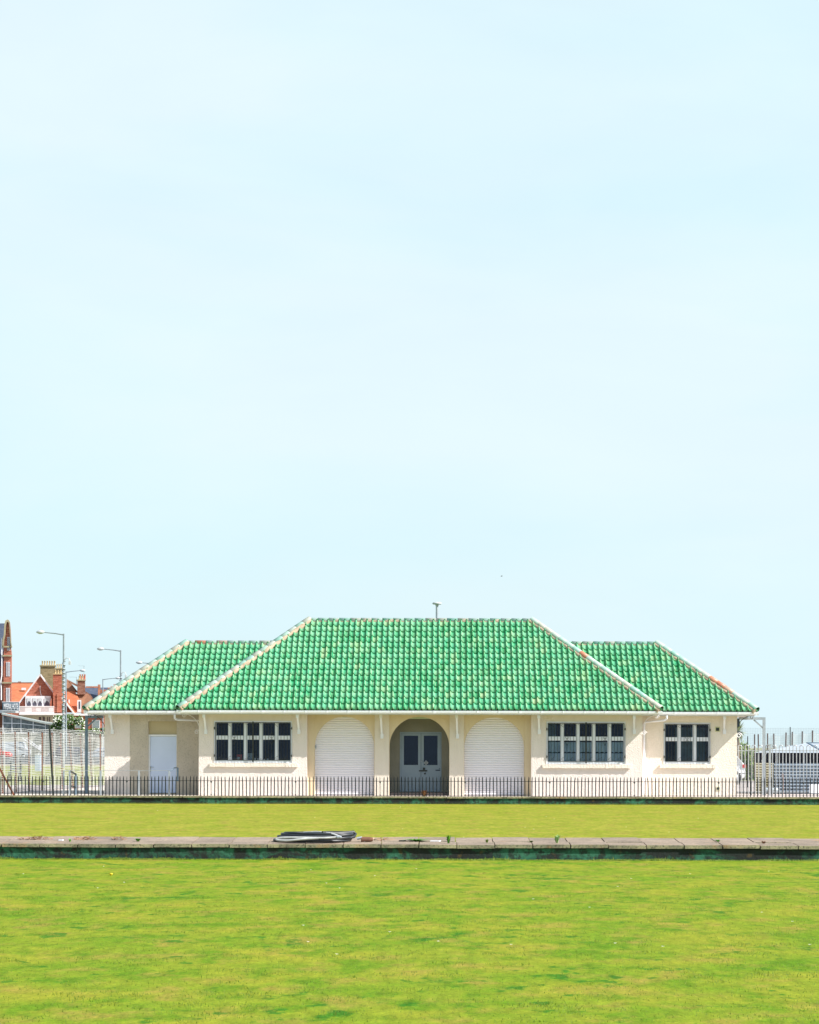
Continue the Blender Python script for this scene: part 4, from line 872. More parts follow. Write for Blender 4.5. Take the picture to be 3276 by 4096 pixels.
for i in range(5000):
    x=rg.uniform(X(2900,150),X(3250,150)); z=GZ+rg.random()*1.0*(.8+.2*math.sin(x*3)); p=Vector((x,150+rg.random()*1.0,z)); a=Vector((rg.gauss(0,1),rg.gauss(0,1),rg.gauss(0,1))).normalized()*.10; b=a.orthogonal().normalized()*.06; mb.add([p-a,p-b,p+a,p+b],[(0,1,2,3)])
o=mb.build('hedge',m_leafd,origin=(X(3050,150),150,GZ),fix=False); tag(o,'dark clipped hedge beyond the grass right of the pavilion','hedge')

# ------------------------------------------------------------------ cars
def car(lab,xr,Y,L,H,mat,face=1,grp='cars parked along the road',van=False):
    """side-on car; xr = right end world x"""
    t=thing('van' if van else 'parked_car',lab,'van' if van else 'car',(xr-L/2,Y+.85,GZ),grp if not van else None); W=1.7
    def mx(u): return xr-u*L if face>0 else xr-L+u*L   # u=0 rear end .. 1 nose when face>0
    if van: pr=[(0,.28),(0,.75),(.01,.97),(.05,1),(.78,1),(.88,.62),(.99,.52),(1,.28),(.93,.17),(.07,.17)]; wn=[[(.62,.60),(.62,.90),(.77,.90),(.85,.60)]]
    else: pr=[(0,.25),(.0,.38),(.012,.56),(.03,.64),(.06,.72),(.13,.95),(.2,.995),(.45,1),(.55,.96),(.68,.68),(.92,.60),(.99,.46),(1,.25),(.94,.16),(.05,.16)]; wn=[[(.12,.70),(.17,.90),(.34,.94),(.34,.68)],[(.36,.68),(.36,.94),(.5,.92),(.62,.68)]]
    mb=MB(); n=len(pr); rows=[(0,.0),(.06,.05),(W-.06,.05),(W,.0)]; vs=[]
    for (yy,ins) in ((.0,1),(W,1)):
        for (u,h) in pr: vs.append((mx(u),Y+yy+(0.18 if h>.75 and yy==0 else (-.18 if h>.75 else 0)),GZ+h*H))
    mb.add(vs,[tuple(range(n)),tuple(range(n,2*n))[::-1]]+[(i,(i+1)%n,(i+1)%n+n,i+n) for i in range(n)]); bd=mb.build('body',mat,t)
    md=bd.modifiers.new('bev','BEVEL'); md.width=.06; md.segments=2
    for q in wn:
        mb=MB(); vs=[(mx(u),Y-.015+(.19 if h>.75 else .1*(h-.6)/.15),GZ+h*H) for u,h in q]; mb.ext(vs,(0,.02,0)); mb.build('window',m_farglass,bd)
    for u in (.13,.80):
        for yy in (Y-.01,Y+W-.18):
            mb=MB(); mb.lathe((mx(u),yy,GZ+.31),[(.2,0),(.31,.0),(.32,.1),(.31,.19),(.2,.19)],20,0,'Y'); wh=mb.build('wheel',m_tyre,t)
            mb=MB(); mb.lathe((mx(u),yy-.006,GZ+.31),[(.03,-.004),(.19,0),(.19,.05)],16,0,'Y'); mb.build('rim',m_galv,wh)
    mb=MB(); mb.box(mx(0)-.16*face,mx(.0)+.004*face,Y-.02,Y+.14,GZ+H*.50,GZ+H*.60); mb.build('tail_light',m_redpaint,t)
    mb=MB(); mb.box(mx(1)-.004,mx(.985),Y+.02,Y+.35,GZ+H*.42,GZ+H*.5); mb.build('headlight',m_white,t)
    return t
car('white hatchback with red tail lamp parked right of the pavilion',X(2984,103),103,3.9,1.5,m_carw)
car('red car parked on the road at the far left edge',X(41,270),270,4.2,1.5,m_red,-1)
car('silver car parked on the road behind the left fence next to the pavilion',X(478,262),262,4.3,1.48,m_cars)
car('dark blue car parked on the road behind the left fence middle',X(338,272),272,4.2,1.5,M('dark_car_paint',(.05,.07,.10),None,2,.25))
car('white van parked behind the red car at the left',X(118,290),290,3.6,2.1,M('grey_white_van_paint',(.42,.46,.50),None,2,.3),-1,van=True)

# ------------------------------------------------------------------ street lamps
def lamp(px,pyt,s,pxh,lab,sgn,cctv=False):
    Y=F/s; x=X(px,Y); zt=PZ(px,pyt,Y); t=thing('street_lamp',lab,'street lamp',(x,Y,GZ),'grey street lamps along the road'); xh=X(pxh,Y)
    mb=MB(); mb.tube([(x,Y,GZ-.02),(x,Y,GZ+1.5),(x,Y,GZ+1.55),(x,Y,GZ+(zt-GZ)*.55),(x,Y,zt)],[.11,.11,.09,.075,.065],10); mb.build('pole',m_lampgrey,t)
    L=abs(xh-x); hl=L*.30
    mb=MB(); mb.tube([(x,Y,zt-.08),(x+sgn*L*.3,Y,zt+.02),(x+sgn*(L-hl),Y,zt+.10)],[.055,.045,.04],8); mb.build('arm',m_lampgrey,t)
    mb=MB(); cx=x+sgn*(L-hl*.5); pr=[(.02,-hl*.52),(.09,-hl*.38),(.15,-hl*.1),(.14,hl*.15),(.08,hl*.42),(.03,hl*.5)]
    mb.lathe((cx,Y,zt+.12),[(r,h) for r,h in pr],12,0,'X'); mb.tube([(cx,Y,zt+.24),(cx,Y,zt+.32)],.03,6); mb.build('lamp_head',m_lamphead,t)
    if cctv:
        mb=MB(); z0=PZ(px,cctv,Y); mb.tube([(x+.02,Y-.1,z0),(x+.2,Y-.1,z0+.25),(x+.42,Y-.1,z0+.2),(x+.48,Y-.1,z0-.05)],.035,6); mb.box(x+.38,x+.55,Y-.2,Y,z0-.25,z0-.02); mb.build('camera_bracket',m_lamphead,t)
        mb=MB(); N=70; z1=PZ(px,3000,Y); mb.tube([(x+.11*math.cos(i*.9),Y+.11*math.sin(i*.9),z0+(z1-z0)*i/150) for i in range(150)],.03,4); mb.build('spiral_wire',m_galv,t)
lamp(254,2535,54,144,'tallest grey street lamp with cable wound pole left of the brick chimneys',-1,2645)
lamp(482,2601,46,387,'grey street lamp with cable wound pole nearest the pavilion roof',-1,2700)
lamp(264,2686,36,341,'small street lamp pointing right beside the tallest lamp',1)
lamp(411,2716,32,481,'smallest street lamp pointing right beside the pavilion roof corner',1)
lamp(628,2655,40,543,'street lamp head showing over the left wing roof',-1)

# ------------------------------------------------------------------ far left buildings
def pots(mb,x0,x1,n,y0,y1,Y,mis=(0,)):
    for i in range(n):
        c=X(x0+(x1-x0)*(i+.5)/n,Y); za=PZ(x0,y1,Y); zb_=PZ(x0,y0,Y); r=min(.26,(X(x1,Y)-X(x0,Y))/n*.36)
        mb.lathe((c,Y+.35,za),[(r*1.05,0),(r*.85,.1),(r*.8,zb_-za-.08),(r*1.0,zb_-za-.06),(r*.95,zb_-za),(r*.6,zb_-za)],12,mis[i%len(mis)])
# hotel
SK=-.175
YH_=310.; ht=thing('hotel_building','tall ornate red brick hotel with stone gable at the left edge','hotel',(X(-60,YH_),YH_,GZ))
mb=MB(); mb.box(X(-500,YH_),X(16,YH_)-.003,YH_+1.4,YH_+14,GZ,PZ(0,2662,YH_)); mb.build('wall',m_brick2,ht)
mb=MB(); xa,xb=X(14,YH_),X(45,YH_); mb.box(xa,xb,YH_,YH_+14,GZ,PZ(0,2600,YH_))
# gable
gp=[(14,2600),(14,2570),(19,2545),(21,2500),(26,2483),(35,2480),(40,2490),(43,2520),(45,2560),(45,2600)]
mb.prism([(P(x,y,YH_).x,P(x,y,YH_).z) for x,y in gp][::-1],YH_,YH_+.7); hw=mb.build('gable_bay',m_brick,ht)
mb=MB(); edge=[(11,2584),(12,2560),(17,2540),(19,2500),(24,2482),(33,2478),(40,2486),(43,2515),(46,2560),(50,2588)]; inner=[(18,2584),(19,2562),(24,2541),(26,2502),(29,2490),(33,2487),(37,2493),(40,2517),(43,2562),(46,2588)]
for i in range(len(edge)-1):
    mb.prism([(P(x,y,YH_).x,P(x,y,YH_).z) for x,y in (edge[i],edge[i+1],inner[i+1],inner[i])],YH_-.35,YH_+.9)
mb.build('stone_coping',m_stone,hw)
mb=MB()
for y in (2584,2620,2728): mb.box(X(9,YH_),X(49,YH_),YH_-.25,YH_+.3,PZ(0,y+6,YH_),PZ(0,y,YH_))
mb.build('cornice',m_stone,hw)
for (y0,y1,x0,x1,n) in ((2548,2602,28,41,2),(2648,2705,24,41,3),(2752,2812,23,40,3)):
    mb=MB(); w_=(x1-x0)/n
    for i in range(n): mb.pbox(x0+i*w_+.8,y0,x0+(i+1)*w_-.8,y1,YH_-.06,.05)
    wn=mb.build('window',m_white,hw)
    mb=MB()
    for i in range(n): mb.pbox(x0+i*w_+1.6,y0+2,x0+(i+1)*w_-3,y1-2,YH_-.09,.02)
    mb.build('pane',m_farglass,wn)
mb=MB(); mb.pbox(28,2515,41,2532,YH_-.05,.04); mb.prism([(P(28,2515,YH_).x,P(28,2515,YH_).z),(P(41,2515,YH_).x,P(41,2515,YH_).z),(P(36,2503,YH_).x,P(36,2503,YH_).z)],YH_-.08,YH_-.01); mb.build('carved_panel',m_brickor,hw)
mb=MB(); za=PZ(0,2662,YH_); zb_=PZ(0,2488,YH_); mb.ext([(X(-500,YH_),YH_+1.2,za),(X(16,YH_),YH_+1.2,za),(X(16,YH_),YH_+3.4,zb_),(X(-500,YH_),YH_+3.4,zb_)],(0,2,0)); rf=mb.build('roof',m_slate,ht)
mb=MB(); mb.tube([P(7,2552,YH_-.1),P(7,2700,YH_-.1),P(3,2725,YH_-.1),P(5,2760,YH_-.1),P(5,2800,YH_-.1)],.07,6); mb.build('drainpipe',m_white,ht)
mb=MB(); mb.box(X(-500,YH_),X(14,YH_),YH_-3,YH_+1.2,PZ(0,2858,YH_),PZ(0,2812,YH_)); mb.box(X(-500,YH_-3)-1,X(78,YH_-3),YH_-3.6,YH_-3.0,PZ(0,2852,YH_-3),PZ(0,2840,YH_-3)); mb.build('white_parapet',m_white,ht)
# hotel sign
YSg=YH_-4; mb=MB(); a=P(9,2842,YSg); b=P(77,2809,YSg); mb.box(a.x,b.x,YSg,YSg+.15,a.z,b.z,0); 
for q in ((a.x-.05,b.x+.05,b.z,b.z+.06),(a.x-.05,b.x+.05,a.z-.06,a.z),(b.x,b.x+.05,a.z,b.z)): mb.box(q[0],q[1],YSg-.03,YSg+.17,q[2],q[3],1)
sg=thing('hotel_sign','dark blue board with white IMPERIAL HOTEL lettering above the conservatory','sign',(a.x,YSg,a.z)); mb.build('board',[m_signblue,m_white],sg)
cu=bpy.data.curves.new('lettering','FONT'); cu.body='IMPERIAL HOTEL'; cu.size=1; cu.extrude=.03; cu.offset=.006
tmp=bpy.data.objects.new('tmp',cu); COL.objects.link(tmp); bpy.context.view_layer.update(); dg=bpy.context.evaluated_depsgraph_get(); me=bpy.data.meshes.new_from_object(tmp.evaluated_get(dg)); bpy.data.objects.remove(tmp)
xs2=[v.co.x for v in me.vertices]; ys2=[v.co.y for v in me.vertices]; ta=P(15,2838,YSg); tb=P(75,2814,YSg)
for v in me.vertices:
    fx=(v.co.x-min(xs2))/(max(xs2)-min(xs2)); fy=(v.co.y-min(ys2))/(max(ys2)-min(ys2)); z=v.co.z
    v.co=Vector((ta.x+(tb.x-ta.x)*fx-a.x,-.04-z,ta.z+(tb.z-ta.z)*fy-a.z))
me.materials.clear(); me.materials.append(m_white); lo=bpy.data.objects.new('lettering',me); COL.objects.link(lo); lo.parent=sg; WL[lo.name]=Vector((a.x,YSg,a.z))
# conservatory
YC=300.; cs=thing('conservatory','long glazed conservatory with sloping pale roof in front of the brick houses','conservatory',(X(120,YC),YC,GZ))
mb=MB()
for (p,q) in (((8,2856),(182,2893)),((182,2893),(262,2904))):
    a=P(*p,YC-.2); b=P(*q,YC-.2); mb.obox(a,b,.6,.16); 
a1=P(8,2856,YC); b1=P(182,2892,YC); mb.ext([a1,b1,b1+Vector((5*SK,5,.15)),a1+Vector((5*SK,5,.15))],(0,0,.1)); a1=P(182,2892,YC); b1=P(262,2903,YC); mb.ext([a1,b1,b1+Vector((5*SK,5,.15)),a1+Vector((5*SK,5,.15))],(0,0,.1))
mb.build('roof',M('pale_green_grey_frame',(.36,.40,.38),(.28,.31,.30),2,.5),cs)
mb=MB()
def ytop(px): return 2858+(px-8)*.2126 if px<182 else 2895+(px-182)*.14
for px in (12,48,84,133,182,211,239,260): mb.obox(P(px,ytop(px)+2,YC),Vector((X(px,YC),YC,GZ)),.10,.10)
for (p,q) in (((12,2892),(84,2894)),((84,2894),(182,2905)),((12,2932),(262,2932))): mb.obox(P(*p,YC),P(*q,YC),.08,.10)
mb.build('frame',m_white,cs)
mb=MB(); q=[P(12,ytop(12)+2,YC+.1),P(182,ytop(182)+2,YC+.1),P(262,ytop(262)+2,YC+.1),Vector((X(262,YC+.1),YC+.1,GZ)),Vector((X(12,YC+.1),YC+.1,GZ))]; mb.ext(q,(0,.05,0)); mb.build('glazing',M('dim_conservatory_glass',(.06,.08,.10),(.22,.25,.26),2.5,.08,stretch=(1,1,.6)),cs)
# gabled house
YG=330.; gh=thing('brick_house','red brick gabled house with white balcony and curtained window','house',(X(150,YG),YG,GZ)); Pg=lambda x,y,d=0: P(x,y,YG+d)
mb=MB(); poly=[(P(x,y,YG).x,P(x,y,YG).z) for x,y in ((72,2850),(72,2818),(161,2702),(238,2806),(238,2850))]; mb.prism(poly,YG,YG+.3); mb.box(X(72,YG),X(262,YG),YG+.3,YG+10,GZ,PZ(150,2850,YG)); mb.build('wall',m_brick,gh)
mb=MB()
for (p,q) in (((70,2822),(161,2698)),((161,2698),(240,2806))): mb.obox(P(*p,YG-.15),P(*q,YG-.15),.25,.18)
mb.build('bargeboard',m_white,gh)
mb=MB(); a=P(161,2700,YG); l=P(66,2826,YG); r=P(244,2812,YG); d=Vector((SK*9,9,0)); mb.add([a,l,l+d,a+d],[(0,1,2,3)]); mb.add([a,r,r+d,a+d],[(0,1,2,3)]); mb.add([a-Vector((0,0,.12)),l-Vector((0,0,.12)),l+d-Vector((0,0,.12)),a+d-Vector((0,0,.12))],[(3,2,1,0)]);
# side tiled roof (lower, behind) and its right-hand slope seen lit
mb.ext([P(167,2702,YG+2),P(212,2760,YG+2),P(212,2790,YG+1),P(164,2704,YG)],(0,.1,0)); rf=mb.build('roof',m_rooftile,gh)
mb=MB(); mb.pbox(101,2784,203,2826,YG-.5,.6); wb=mb.build('window',m_white,gh)
mb=MB()
for (x0,x1) in ((108,124),(131,147),(152,168),(177,199)): mb.pbox(x0,2793,x1,2823,YG-.53,.03)
mb.build('pane',m_farglass,wb)
mb=MB()
for (x0,x1) in ((108,124),(131,147),(152,168),(177,199)):
    pts=[P(x0,2793,YG-.56)]+[P(x0+(x1-x0)*i/8,2815-11*math.sin(math.pi*i/8),YG-.56) for i in range(9)]+[P(x1,2793,YG-.56)]; mb.ext(pts,(0,.02,0))
mb.build('curtain',M('white_curtain',(.6,.64,.66),None,3,.8),wb)
mb=MB(); Yb=YG-2.2
mb.pbox(77,2825,217,2829,Yb,.1); mb.pbox(77,2849,217,2853,Yb,.1); mb.pbox(101,2829,128,2849,Yb+.02,.06)
px=78
while px<217:
    if not (101<px<128): mb.pbox(px,2829,px+2.2,2849,Yb+.02,.06)
    px+=3.4
for (x0,x1) in ((143,165),(196,213)): mb.pbox(x0,2832,x1,2846,Yb+.03,.05)
mb.build('balcony_rail',m_white,gh)
mb=MB(); mb.box(X(76,Yb),X(262,Yb),Yb-.1,YG,PZ(100,2860,Yb),PZ(100,2853,Yb)); mb.build('balcony_deck',m_white,gh)
mb=MB(); mb.box(X(70,Yb),X(262,Yb),YG-.3,YG-.02,GZ,PZ(100,2861,Yb)); mb.build('ground_floor_front',M('white_render',(.6,.6,.58),None,2,.6),gh)
mb=MB()
for (x0,x1) in ((155,165),(170,180),(188,192),(196,200)): mb.pbox(x0,2868,x1,2886,YG-.35,.03)
mb.build('window',m_farglass,gh)
mb=MB(); mb.pbox(212,2698,247,2850,YG-1.0,1.4); mb.prism([(P(203,2850,YG).x,P(203,2850,YG).z),(P(212,2850,YG).x,P(212,2850,YG).z),(P(212,2790,YG).x,P(212,2790,YG).z),(P(205,2806,YG).x,P(205,2806,YG).z)],YG-1,YG); ch=mb.build('chimney',m_brick,gh)
mb=MB(); mb.pbox(211,2694,248,2698,YG-1.1,1.6); pots(mb,214,246,3,2680,2694,YG-1); mb.build('chimney_pots',m_pot_y,ch)
mb=MB(); mb.pbox(228,2775,231,2850,YG-1.12,.1); mb.build('buttress',m_brickor,ch)
mb=MB(); mb.tube([P(160,2744,YG-.1),P(161,2765,YG-.1),P(165,2785,YG-.1)],.04,5); mb.build('pipe',m_white,gh)
# rear orange roof
YO=352.; oh=thing('terrace_house','plain orange tiled house roof between the hotel and the gabled house','house',(X(90,YO),YO,GZ))
mb=MB(); mb.box(X(44,YO),X(160,YO),YO,YO+8,GZ,PZ(0,2815,YO)); mb.build('wall',m_brick,oh)
mb=MB(); mb.ext([P(44,2818,YO-.4),P(160,2818,YO-.4),P(160,2731,YO+3.5),P(44,2731,YO+3.5)],(0,.3,0)); rf=mb.build('roof',m_rooftile,oh)
mb=MB(); mb.obox(P(44,2731,YO+3.5),P(150,2731,YO+3.5),.25,.15); mb.pbox(72,2726,84,2734,YO+3.5,.6); mb.build('ridge',m_brick2,rf)
mb=MB(); mb.pbox(86,2751,104,2760,YO+1.8,.15); mb.build('skylight',m_white,rf)
# big yellow stack
mb=MB(); YY=345.; mb.pbox(161,2664,222,2860,YY,1.6); st=thing('chimney_stack','broad yellow brown brick chimney stack with a row of six pots','chimney',(X(190,YY),YY,GZ)); mb.box(X(161,YY)+.01,X(222,YY)-.01,YY+.02,YY+1.58,GZ,PZ(190,2860,YY)); mb.build('stack',m_ybrick,st); mb=MB(); mb.pbox(159,2660,224,2665,YY-.15,1.9); mb.build('cap',m_stone,st); mb=MB(); pots(mb,163,221,6,2643,2660,YY); mb.build('pots',m_pot_y,st)
mb=MB(); YY=356.; st=thing('chimney_stack','second yellow brick chimney stack with four pots behind the tallest lamp pole','chimney',(X(238,YY),YY,GZ)); mb.box(X(223,YY),X(254,YY),YY,YY+1.4,GZ,PZ(238,2676,YY)); mb.build('stack',m_ybrick,st); mb=MB(); mb.pbox(221,2672,256,2677,YY-.1,1.6); mb.build('cap',m_stone,st); mb=MB(); pots(mb,223,254,4,2656,2672,YY); mb.build('pots',m_pot_y,st)
# house 2 with dormer and curved roof
YD=348.; h2=thing('brick_house','red roofed brick house with dormer between lamp poles and pavilion','house',(X(300,YD),YD,GZ))
mb=MB(); mb.box(X(240,YD),X(420,YD),YD,YD+9,GZ,PZ(0,2856,YD)); mb.build('wall',m_brick,h2)
mb=MB(); mb.box(X(238,YD),X(425,YD),YD-.4,YD+.1,PZ(0,2862,YD),PZ(0,2854,YD)); mb.build('cornice',m_white,h2)
mb=MB(); mb.ext([P(248,2850,YD-.3),P(318,2850,YD-.3),P(318,2812,YD+.8),P(316,2795,YD+1.2),P(300,2765,YD+2.2),P(268,2763,YD+2.2),P(248,2770,YD+2)],(0,.3,0)); rf=mb.build('roof',m_rooftile,h2)
mb=MB(); mb.ext([P(268,2716,YD+3),P(275,2722,YD+3),P(318,2775,YD+2.6),P(300,2768,YD+2.4),P(266,2764,YD+2.4)],(0,.4,0)); mb.ext([P(306,2775,YD+2.1),P(352,2775,YD+2.1),P(376,2805,YD+1.2),P(376,2850,YD+.4),P(318,2850,YD+.4)],(0,.3,0)); mb.build('roof',m_roofbrown,h2)
for (p,q) in (((248,2790),(300,2858)),): 
    mb=MB(); mb.obox(P(*p,YD-.8),P(*q,YD-.8),.3,.2); mb.build('bargeboard',m_white,h2)
    mb=MB(); mb.ext([P(252,2782,YD-.7),P(262,2792,YD-.7),P(305,2850,YD-.7),P(296,2856,YD-.7),P(250,2800,YD-.7)],(0,1.2,0)); mb.build('porch_roof',m_rooftile,h2)
mb=MB(); mb.pbox(274,2798,279,2824,YD-.35,.1); mb.pbox(309,2800,325,2848,YD-.3,.4); dm=mb.build('dormer',m_white,h2)
mb=MB(); mb.pbox(269,2798,273,2824,YD-.34,.08); mb.pbox(315,2806,321,2835,YD-.33,.03); mb.build('pane',m_farglass,dm)
for (x0,x1,y0,y1) in ((300,327,2873,2913),(368,400,2880,2925)):
    mb=MB(); mb.pbox(x0,y0,x1,y1,YD-.1,.12); wn=mb.build('window',m_white,h2); mb=MB()
    nx=3
    for i in range(nx):
        for j in range(4):
            w_=(x1-x0-4)/nx; h_=(y1-y0-4)/4; mb.pbox(x0+2.6+i*w_,y0+2.5+j*h_,x0+1.6+(i+1)*w_,y0+1.5+(j+1)*h_,YD-.13,.03)
    mb.build('pane',M('mid_glass',(.22,.30,.32),None,2,.2),wn)
mb=MB(); mb.pbox(310,2722,341,2778,YD+1.5,1.4); ch=mb.build('chimney',m_brick2,h2); mb=MB(); mb.pbox(308,2718,343,2723,YD+1.4,1.6); mb.build('cap',m_stone,ch)
mb=MB(); pots(mb,311,340,3,2703,2718,YD+1.4,(0,0,1)); pots(mb,314,342,3,2697,2716,YD+2.2,(1,)); mb.build('pots',[m_pot_y,m_pot_r],ch)
mb=MB(); mb.tube([P(336,2698,YD+2),P(336,2663,YD+2)],.03,5); mb.obox(P(314,2663,YD+2),P(338,2664,YD+2),.03,.03); mb.tube([P(306,2740,YD+1.8),P(306,2708,YD+1.8)],.03,5); mb.obox(P(277,2708,YD+1.8),P(306,2709,YD+1.8),.03,.03); mb.build('aerial',m_lampgrey,ch)
# far terrace: slate roof and party walls
YT=385.; tr=thing('terrace_house','distant slate roofed brick terrace with orange party walls and red chimneys','house',(X(420,YT),YT,GZ))
mb=MB(); mb.box(X(330,YT),X(560,YT),YT,YT+9,GZ,PZ(0,2800,YT)); mb.build('wall',m_brick,tr)
mb=MB(); mb.ext([P(330,2802,YT-.3),P(560,2802,YT-.3),P(560,2750,YT+3),P(330,2750,YT+3)],(0,.3,0)); mb.build('roof',m_slate,tr)
mb=MB(); mb.pbox(343,2745,392,2751,YT+2.9,.5); mb.pbox(403,2759,470,2772,YT+1.5,.5); mb.build('ridge',m_brickor,tr)
mb=MB(); mb.ext([P(268,2717,YT-1),P(312,2740,YT-1),P(312,2748,YT-1),P(272,2728,YT-1)],(0,.5,0)); mb.ext([P(342,2765,YT-2),P(362,2778,YT-2),P(376,2800,YT-2),P(368,2800,YT-2),P(342,2775,YT-2)],(0,.5,0)); mb.build('coping',m_brick2,tr)
for (x0,x1,y0) in ((392,402,2738),(431,441,2750)): mb=MB(); mb.pbox(x0,y0,x1,2830,YT-.4,1.2); mb.build('party_wall',m_brickor,tr)
mb=MB(); mb.pbox(441,2756,478,2800,YT,1.2); ch=mb.build('chimney',m_brick2,tr); mb=MB(); pots(mb,440,452,2,2745,2757,YT,(0,)); pots(mb,452,462,2,2736,2757,YT,(0,)); pots(mb,464,478,3,2742,2757,YT,(0,)); mb.build('pots',m_pot_r,ch)
SK=0.0
# forecourt walls and things beyond the road
mb=MB(); YV=188.5+12; mb.box(X(-300,298),X(560,298),298,298.5,GZ,PZ(200,2938,298)); mb.box(X(-300,298),X(560,298),297.9,298.6,PZ(200,2938,298),PZ(200,2933,298)); tag(mb.build('boundary_wall',m_concrete,origin=(X(100,298),298,GZ)),'pale rendered wall along the far side of the road','wall')
mb=MB(); mb.box(X(-40,193.5),X(600,193.5),193.5,193.8,GZ,GZ+.75); tag(mb.build('garden_wall',M('dark_flint_wall',(.20,.22,.24),(.10,.12,.14),3,.9,bs=.3),origin=(X(200,193.5),193.5,GZ)),'low dark grey wall at the far edge of the grass','wall')
bushobj('flowering_shrub','dense green shrub dotted with white blossom beside the conservatory','shrub',(X(268,297),297,PZ(268,2895,297)),(1.8,.8,1.3),5200,.16,m_leafd,11,420)
bushobj('flowering_shrub','low spreading green hedge shrub in front of the white framed windows','shrub',(X(355,297),297,PZ(355,2928,297)),(2.4,.6,.6),2400,.14,m_leafd,12,90)
# cabinet, bench, person
Yc=153.; c=thing('utility_cabinet','pale blue grey cabinet standing on the grass behind the wire fence','cabinet',(X(152,Yc),Yc,GZ)); mb=MB(); mb.box(X(140,Yc),X(156,Yc),Yc,Yc+.35,GZ,GZ+1.02); mb.build('body',m_blue,c); mb=MB(); mb.box(X(157,Yc),X(164,Yc),Yc+.02,Yc+.35,GZ,GZ+1.05); mb.build('door',m_door,c); mb=MB(); mb.box(X(139,Yc),X(165,Yc),Yc-.02,Yc+.37,GZ+1.052,GZ+1.08); mb.build('lid',m_white,c)
Yb_=108.; b=thing('park_bench','grey slatted bench on the grass behind the wire fence','bench',(X(56,Yb_),Yb_,GZ))
x0,x1=X(30,Yb_),X(79,Yb_)
mb=MB()
for k in range(3): mb.box(x0,x1,Yb_+.1+.16*k,Yb_+.2+.16*k,GZ+.42,GZ+.46)
mb.build('seat',m_lampgrey,b); mb=MB()
for k in range(3): mb.box(x0,x1,Yb_+.6,Yb_+.63,GZ+.52+.13*k,GZ+.60+.13*k)
mb.build('backrest',m_lampgrey,b)
for x in (x0+.05,x1-.05):
    for y in (Yb_+.12,Yb_+.58): mb=MB(); mb.box(x-.03,x+.03,y-.03,y+.03,GZ-.01,GZ+(.41 if y<Yb_+.3 else .95)); mb.build('leg',m_black,b)
def person(px,Y,lab):
    x=X(px,Y); J=[(0,0,.95),(0,0,1.15),(0,0,1.38),(0,0,1.50),(0,-.02,1.62),(0,-.02,1.72),(.18,0,1.42),(.24,.05,1.15),(.22,-.10,.92),(.22,-.14,.83),(-.18,0,1.42),(-.24,-.06,1.15),(-.23,.03,.9),(-.23,.05,.82),(.09,0,.88),(.12,-.1,.5),(.13,.0,.09),(.14,-.14,.04),(-.09,0,.88),(-.10,.1,.5),(-.10,.28,.12),(-.10,.2,.04)]
    Rr=[.15,.14,.16,.06,.09,.085,.065,.05,.038,.035,.065,.05,.038,.035,.10,.07,.045,.04,.10,.07,.045,.04]
    E=[(0,1),(1,2),(2,3),(3,4),(4,5),(2,6),(6,7),(7,8),(8,9),(2,10),(10,11),(11,12),(12,13),(0,14),(14,15),(15,16),(16,17),(0,18),(18,19),(19,20),(20,21)]
    me=bpy.data.meshes.new('person'); me.from_pydata([(a,b_,c_) for a,b_,c_ in J],E,[]); me.materials.append(m_cloth)
    o=bpy.data.objects.new('person',me); COL.objects.link(o); o.location=(x,Y,GZ); md=o.modifiers.new('s','SKIN'); 
    for i,v in enumerate(me.skin_vertices[0].data): v.radius=(Rr[i],Rr[i]*.85); v.use_root=(i==0)
    o.modifiers.new('d','SUBSURF').levels=1; tag(o,lab,'person'); WL[o.name]=Vector(o.location)
    mb=MB(); mb.lathe((x,Y-.02,GZ+1.70),[(.02,-.02),(.10,-.01),(.115,.05),(.09,.11),(.02,.135)],12); mb.build('hair',M('grey_hair',(.4,.38,.36),None,3,.8),o)
    mb=MB(); mb.lathe((x,Y-.035,GZ+1.655),[(.03,-.09),(.075,-.06),(.09,.0),(.085,.05)],12); mb.build('face',m_skin,o)
person(238,203,'pedestrian in dark blue clothing walking behind the wire fence')
mb=MB(); mb.obox(P(90,2953,290),P(168,3005,290),.12,.10); mb.obox(P(105,2953,291),P(168,2998,291),.12,.1)
for k in range(4): q=P(100+20*k,2958+14*k,290); mb.obox(q,Vector((q.x,290,GZ)),.04,.04)
tag(mb.build('stair_rail',m_white,origin=(X(130,290),290,GZ)),'white sloping stair handrail behind the left wire fence','handrail')
mb=MB(); mb.obox((X(155,290.5),290.5,GZ),(X(155,290.5),290.5,PZ(155,3010,290.5)),.06,.06); mb.pbox(155,2980,168,2996,290.4,.04); tag(mb.build('white_sign',m_white,origin=(X(155,290.5),290.5,GZ)),'small square white sign on a post by the stair handrail','sign')
# bird
YBd=90.; c=P(2006,2305,YBd); mb=MB(); 
mb.tube([c+Vector((-.035,0,.0)),c+Vector((-.01,0,.005)),c+Vector((.02,0,.003)),c+Vector((.04,0,.0))],[.003,.014,.012,.003],8); o=mb.build('bird',m_black,origin=c); tag(o,'tiny dark bird flying in the sky above the roof','bird')
mb=MB(); mb.ext([c+Vector((-.01,0,.01)),c+Vector((.02,0,.01)),c+Vector((.035,.10,.03))],(0,0,.004)); mb.build('wing',m_black,o)
mb=MB(); mb.ext([c+Vector((-.01,0,.01)),c+Vector((.02,0,.01)),c+Vector((.03,-.10,.025))],(0,0,.004)); mb.build('wing',m_black,o)

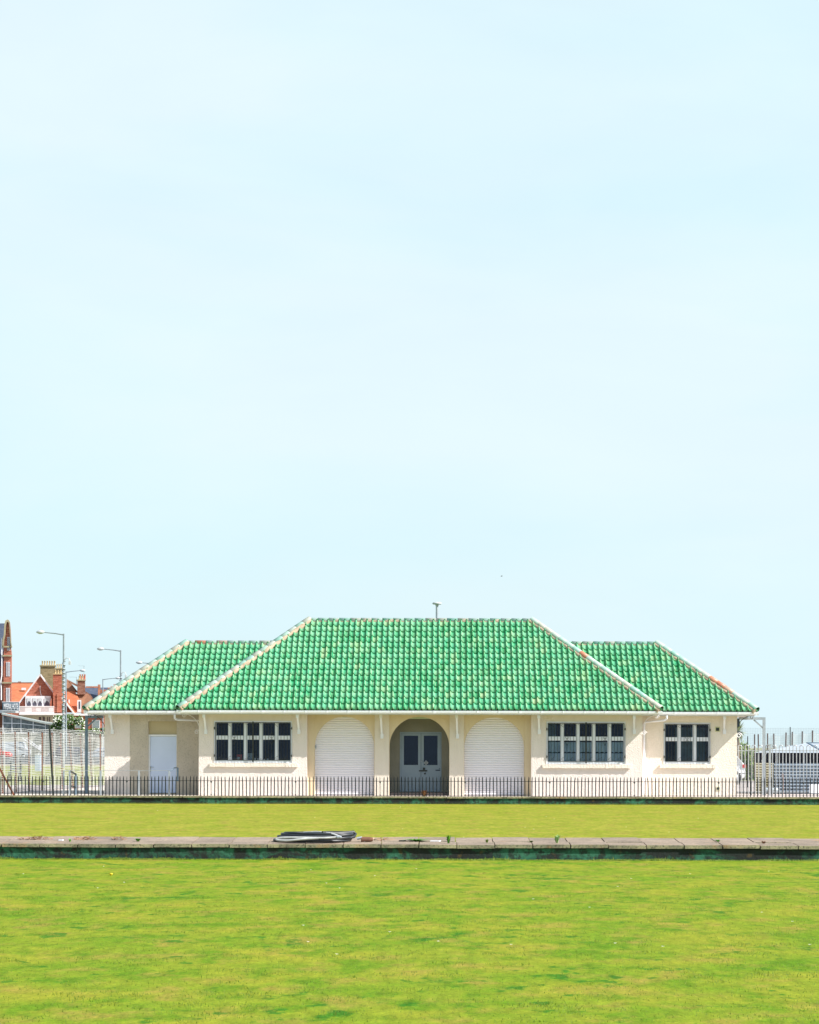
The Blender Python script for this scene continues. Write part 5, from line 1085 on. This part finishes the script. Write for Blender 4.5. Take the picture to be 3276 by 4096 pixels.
# ------------------------------------------------------------------ light
w=bpy.data.worlds.new('World'); scn.world=w; w.use_nodes=True; t=w.node_tree; bg=t.nodes['Background']
sd=Vector((2.5,-1.0,2.45)).normalized(); elev=math.asin(sd.z); az=math.atan2(sd.x,sd.y)
sky=t.nodes.new('ShaderNodeTexSky'); sky.sky_type='NISHITA'; sky.sun_disc=False; sky.sun_elevation=elev; sky.sun_rotation=az; sky.air_density=1.0; sky.dust_density=1.6; sky.ozone_density=1
tc=t.nodes.new('ShaderNodeTexCoord'); mp=t.nodes.new('ShaderNodeMapping'); mp.inputs['Scale'].default_value=(1,1,3.2); t.links.new(tc.outputs['Generated'],mp.inputs[0])
n=noise(t,5.5,6,.55,mp.outputs[0],.4)
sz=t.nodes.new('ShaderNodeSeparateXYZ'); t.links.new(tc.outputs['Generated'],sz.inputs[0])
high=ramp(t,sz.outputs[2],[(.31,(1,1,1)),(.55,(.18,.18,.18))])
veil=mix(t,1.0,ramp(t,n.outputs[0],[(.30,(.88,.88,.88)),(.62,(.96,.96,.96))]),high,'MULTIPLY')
VE=(5.6,7.0,7.55)
n2=noise(t,3.2,5,.5,mp.outputs[0],.3)
vc=mix(t,ramp(t,n2.outputs[0],[(.38,(0,0,0)),(.62,(1,1,1))]),(4.6,5.95,6.35,1),(5.1,6.05,6.4,1))
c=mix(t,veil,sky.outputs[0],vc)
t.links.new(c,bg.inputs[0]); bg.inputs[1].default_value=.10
sun=bpy.data.lights.new('sun','SUN'); sun.energy=5.0; sun.angle=R(.53); sun.color=(1,.965,.915); so=bpy.data.objects.new('sun',sun); COL.objects.link(so); so.rotation_euler=(-sd).to_track_quat('-Z','Y').to_euler(); so.location=(60,20,60)

# ------------------------------------------------------------------ camera & render
cam=bpy.data.cameras.new('camera'); co=bpy.data.objects.new('camera',cam); COL.objects.link(co); scn.camera=co
cam.sensor_fit='HORIZONTAL'; cam.sensor_width=36; cam.lens=36*F/3276; cam.shift_x=(1638-PX)/3276; cam.shift_y=(PY-2048)/3276; cam.clip_end=9000; cam.clip_start=.5
co.location=(0,0,CZ); co.rotation_mode='XYZ'; co.rotation_euler=(Matrix.Rotation(R(90),4,'X') @ Matrix.Rotation(TH,4,'Z')).to_euler()
scn.render.engine='CYCLES'; scn.view_settings.view_transform='Standard'; scn.view_settings.look='None'; scn.view_settings.exposure=.70; scn.view_settings.gamma=1
scn.render.resolution_x=819; scn.render.resolution_y=1024
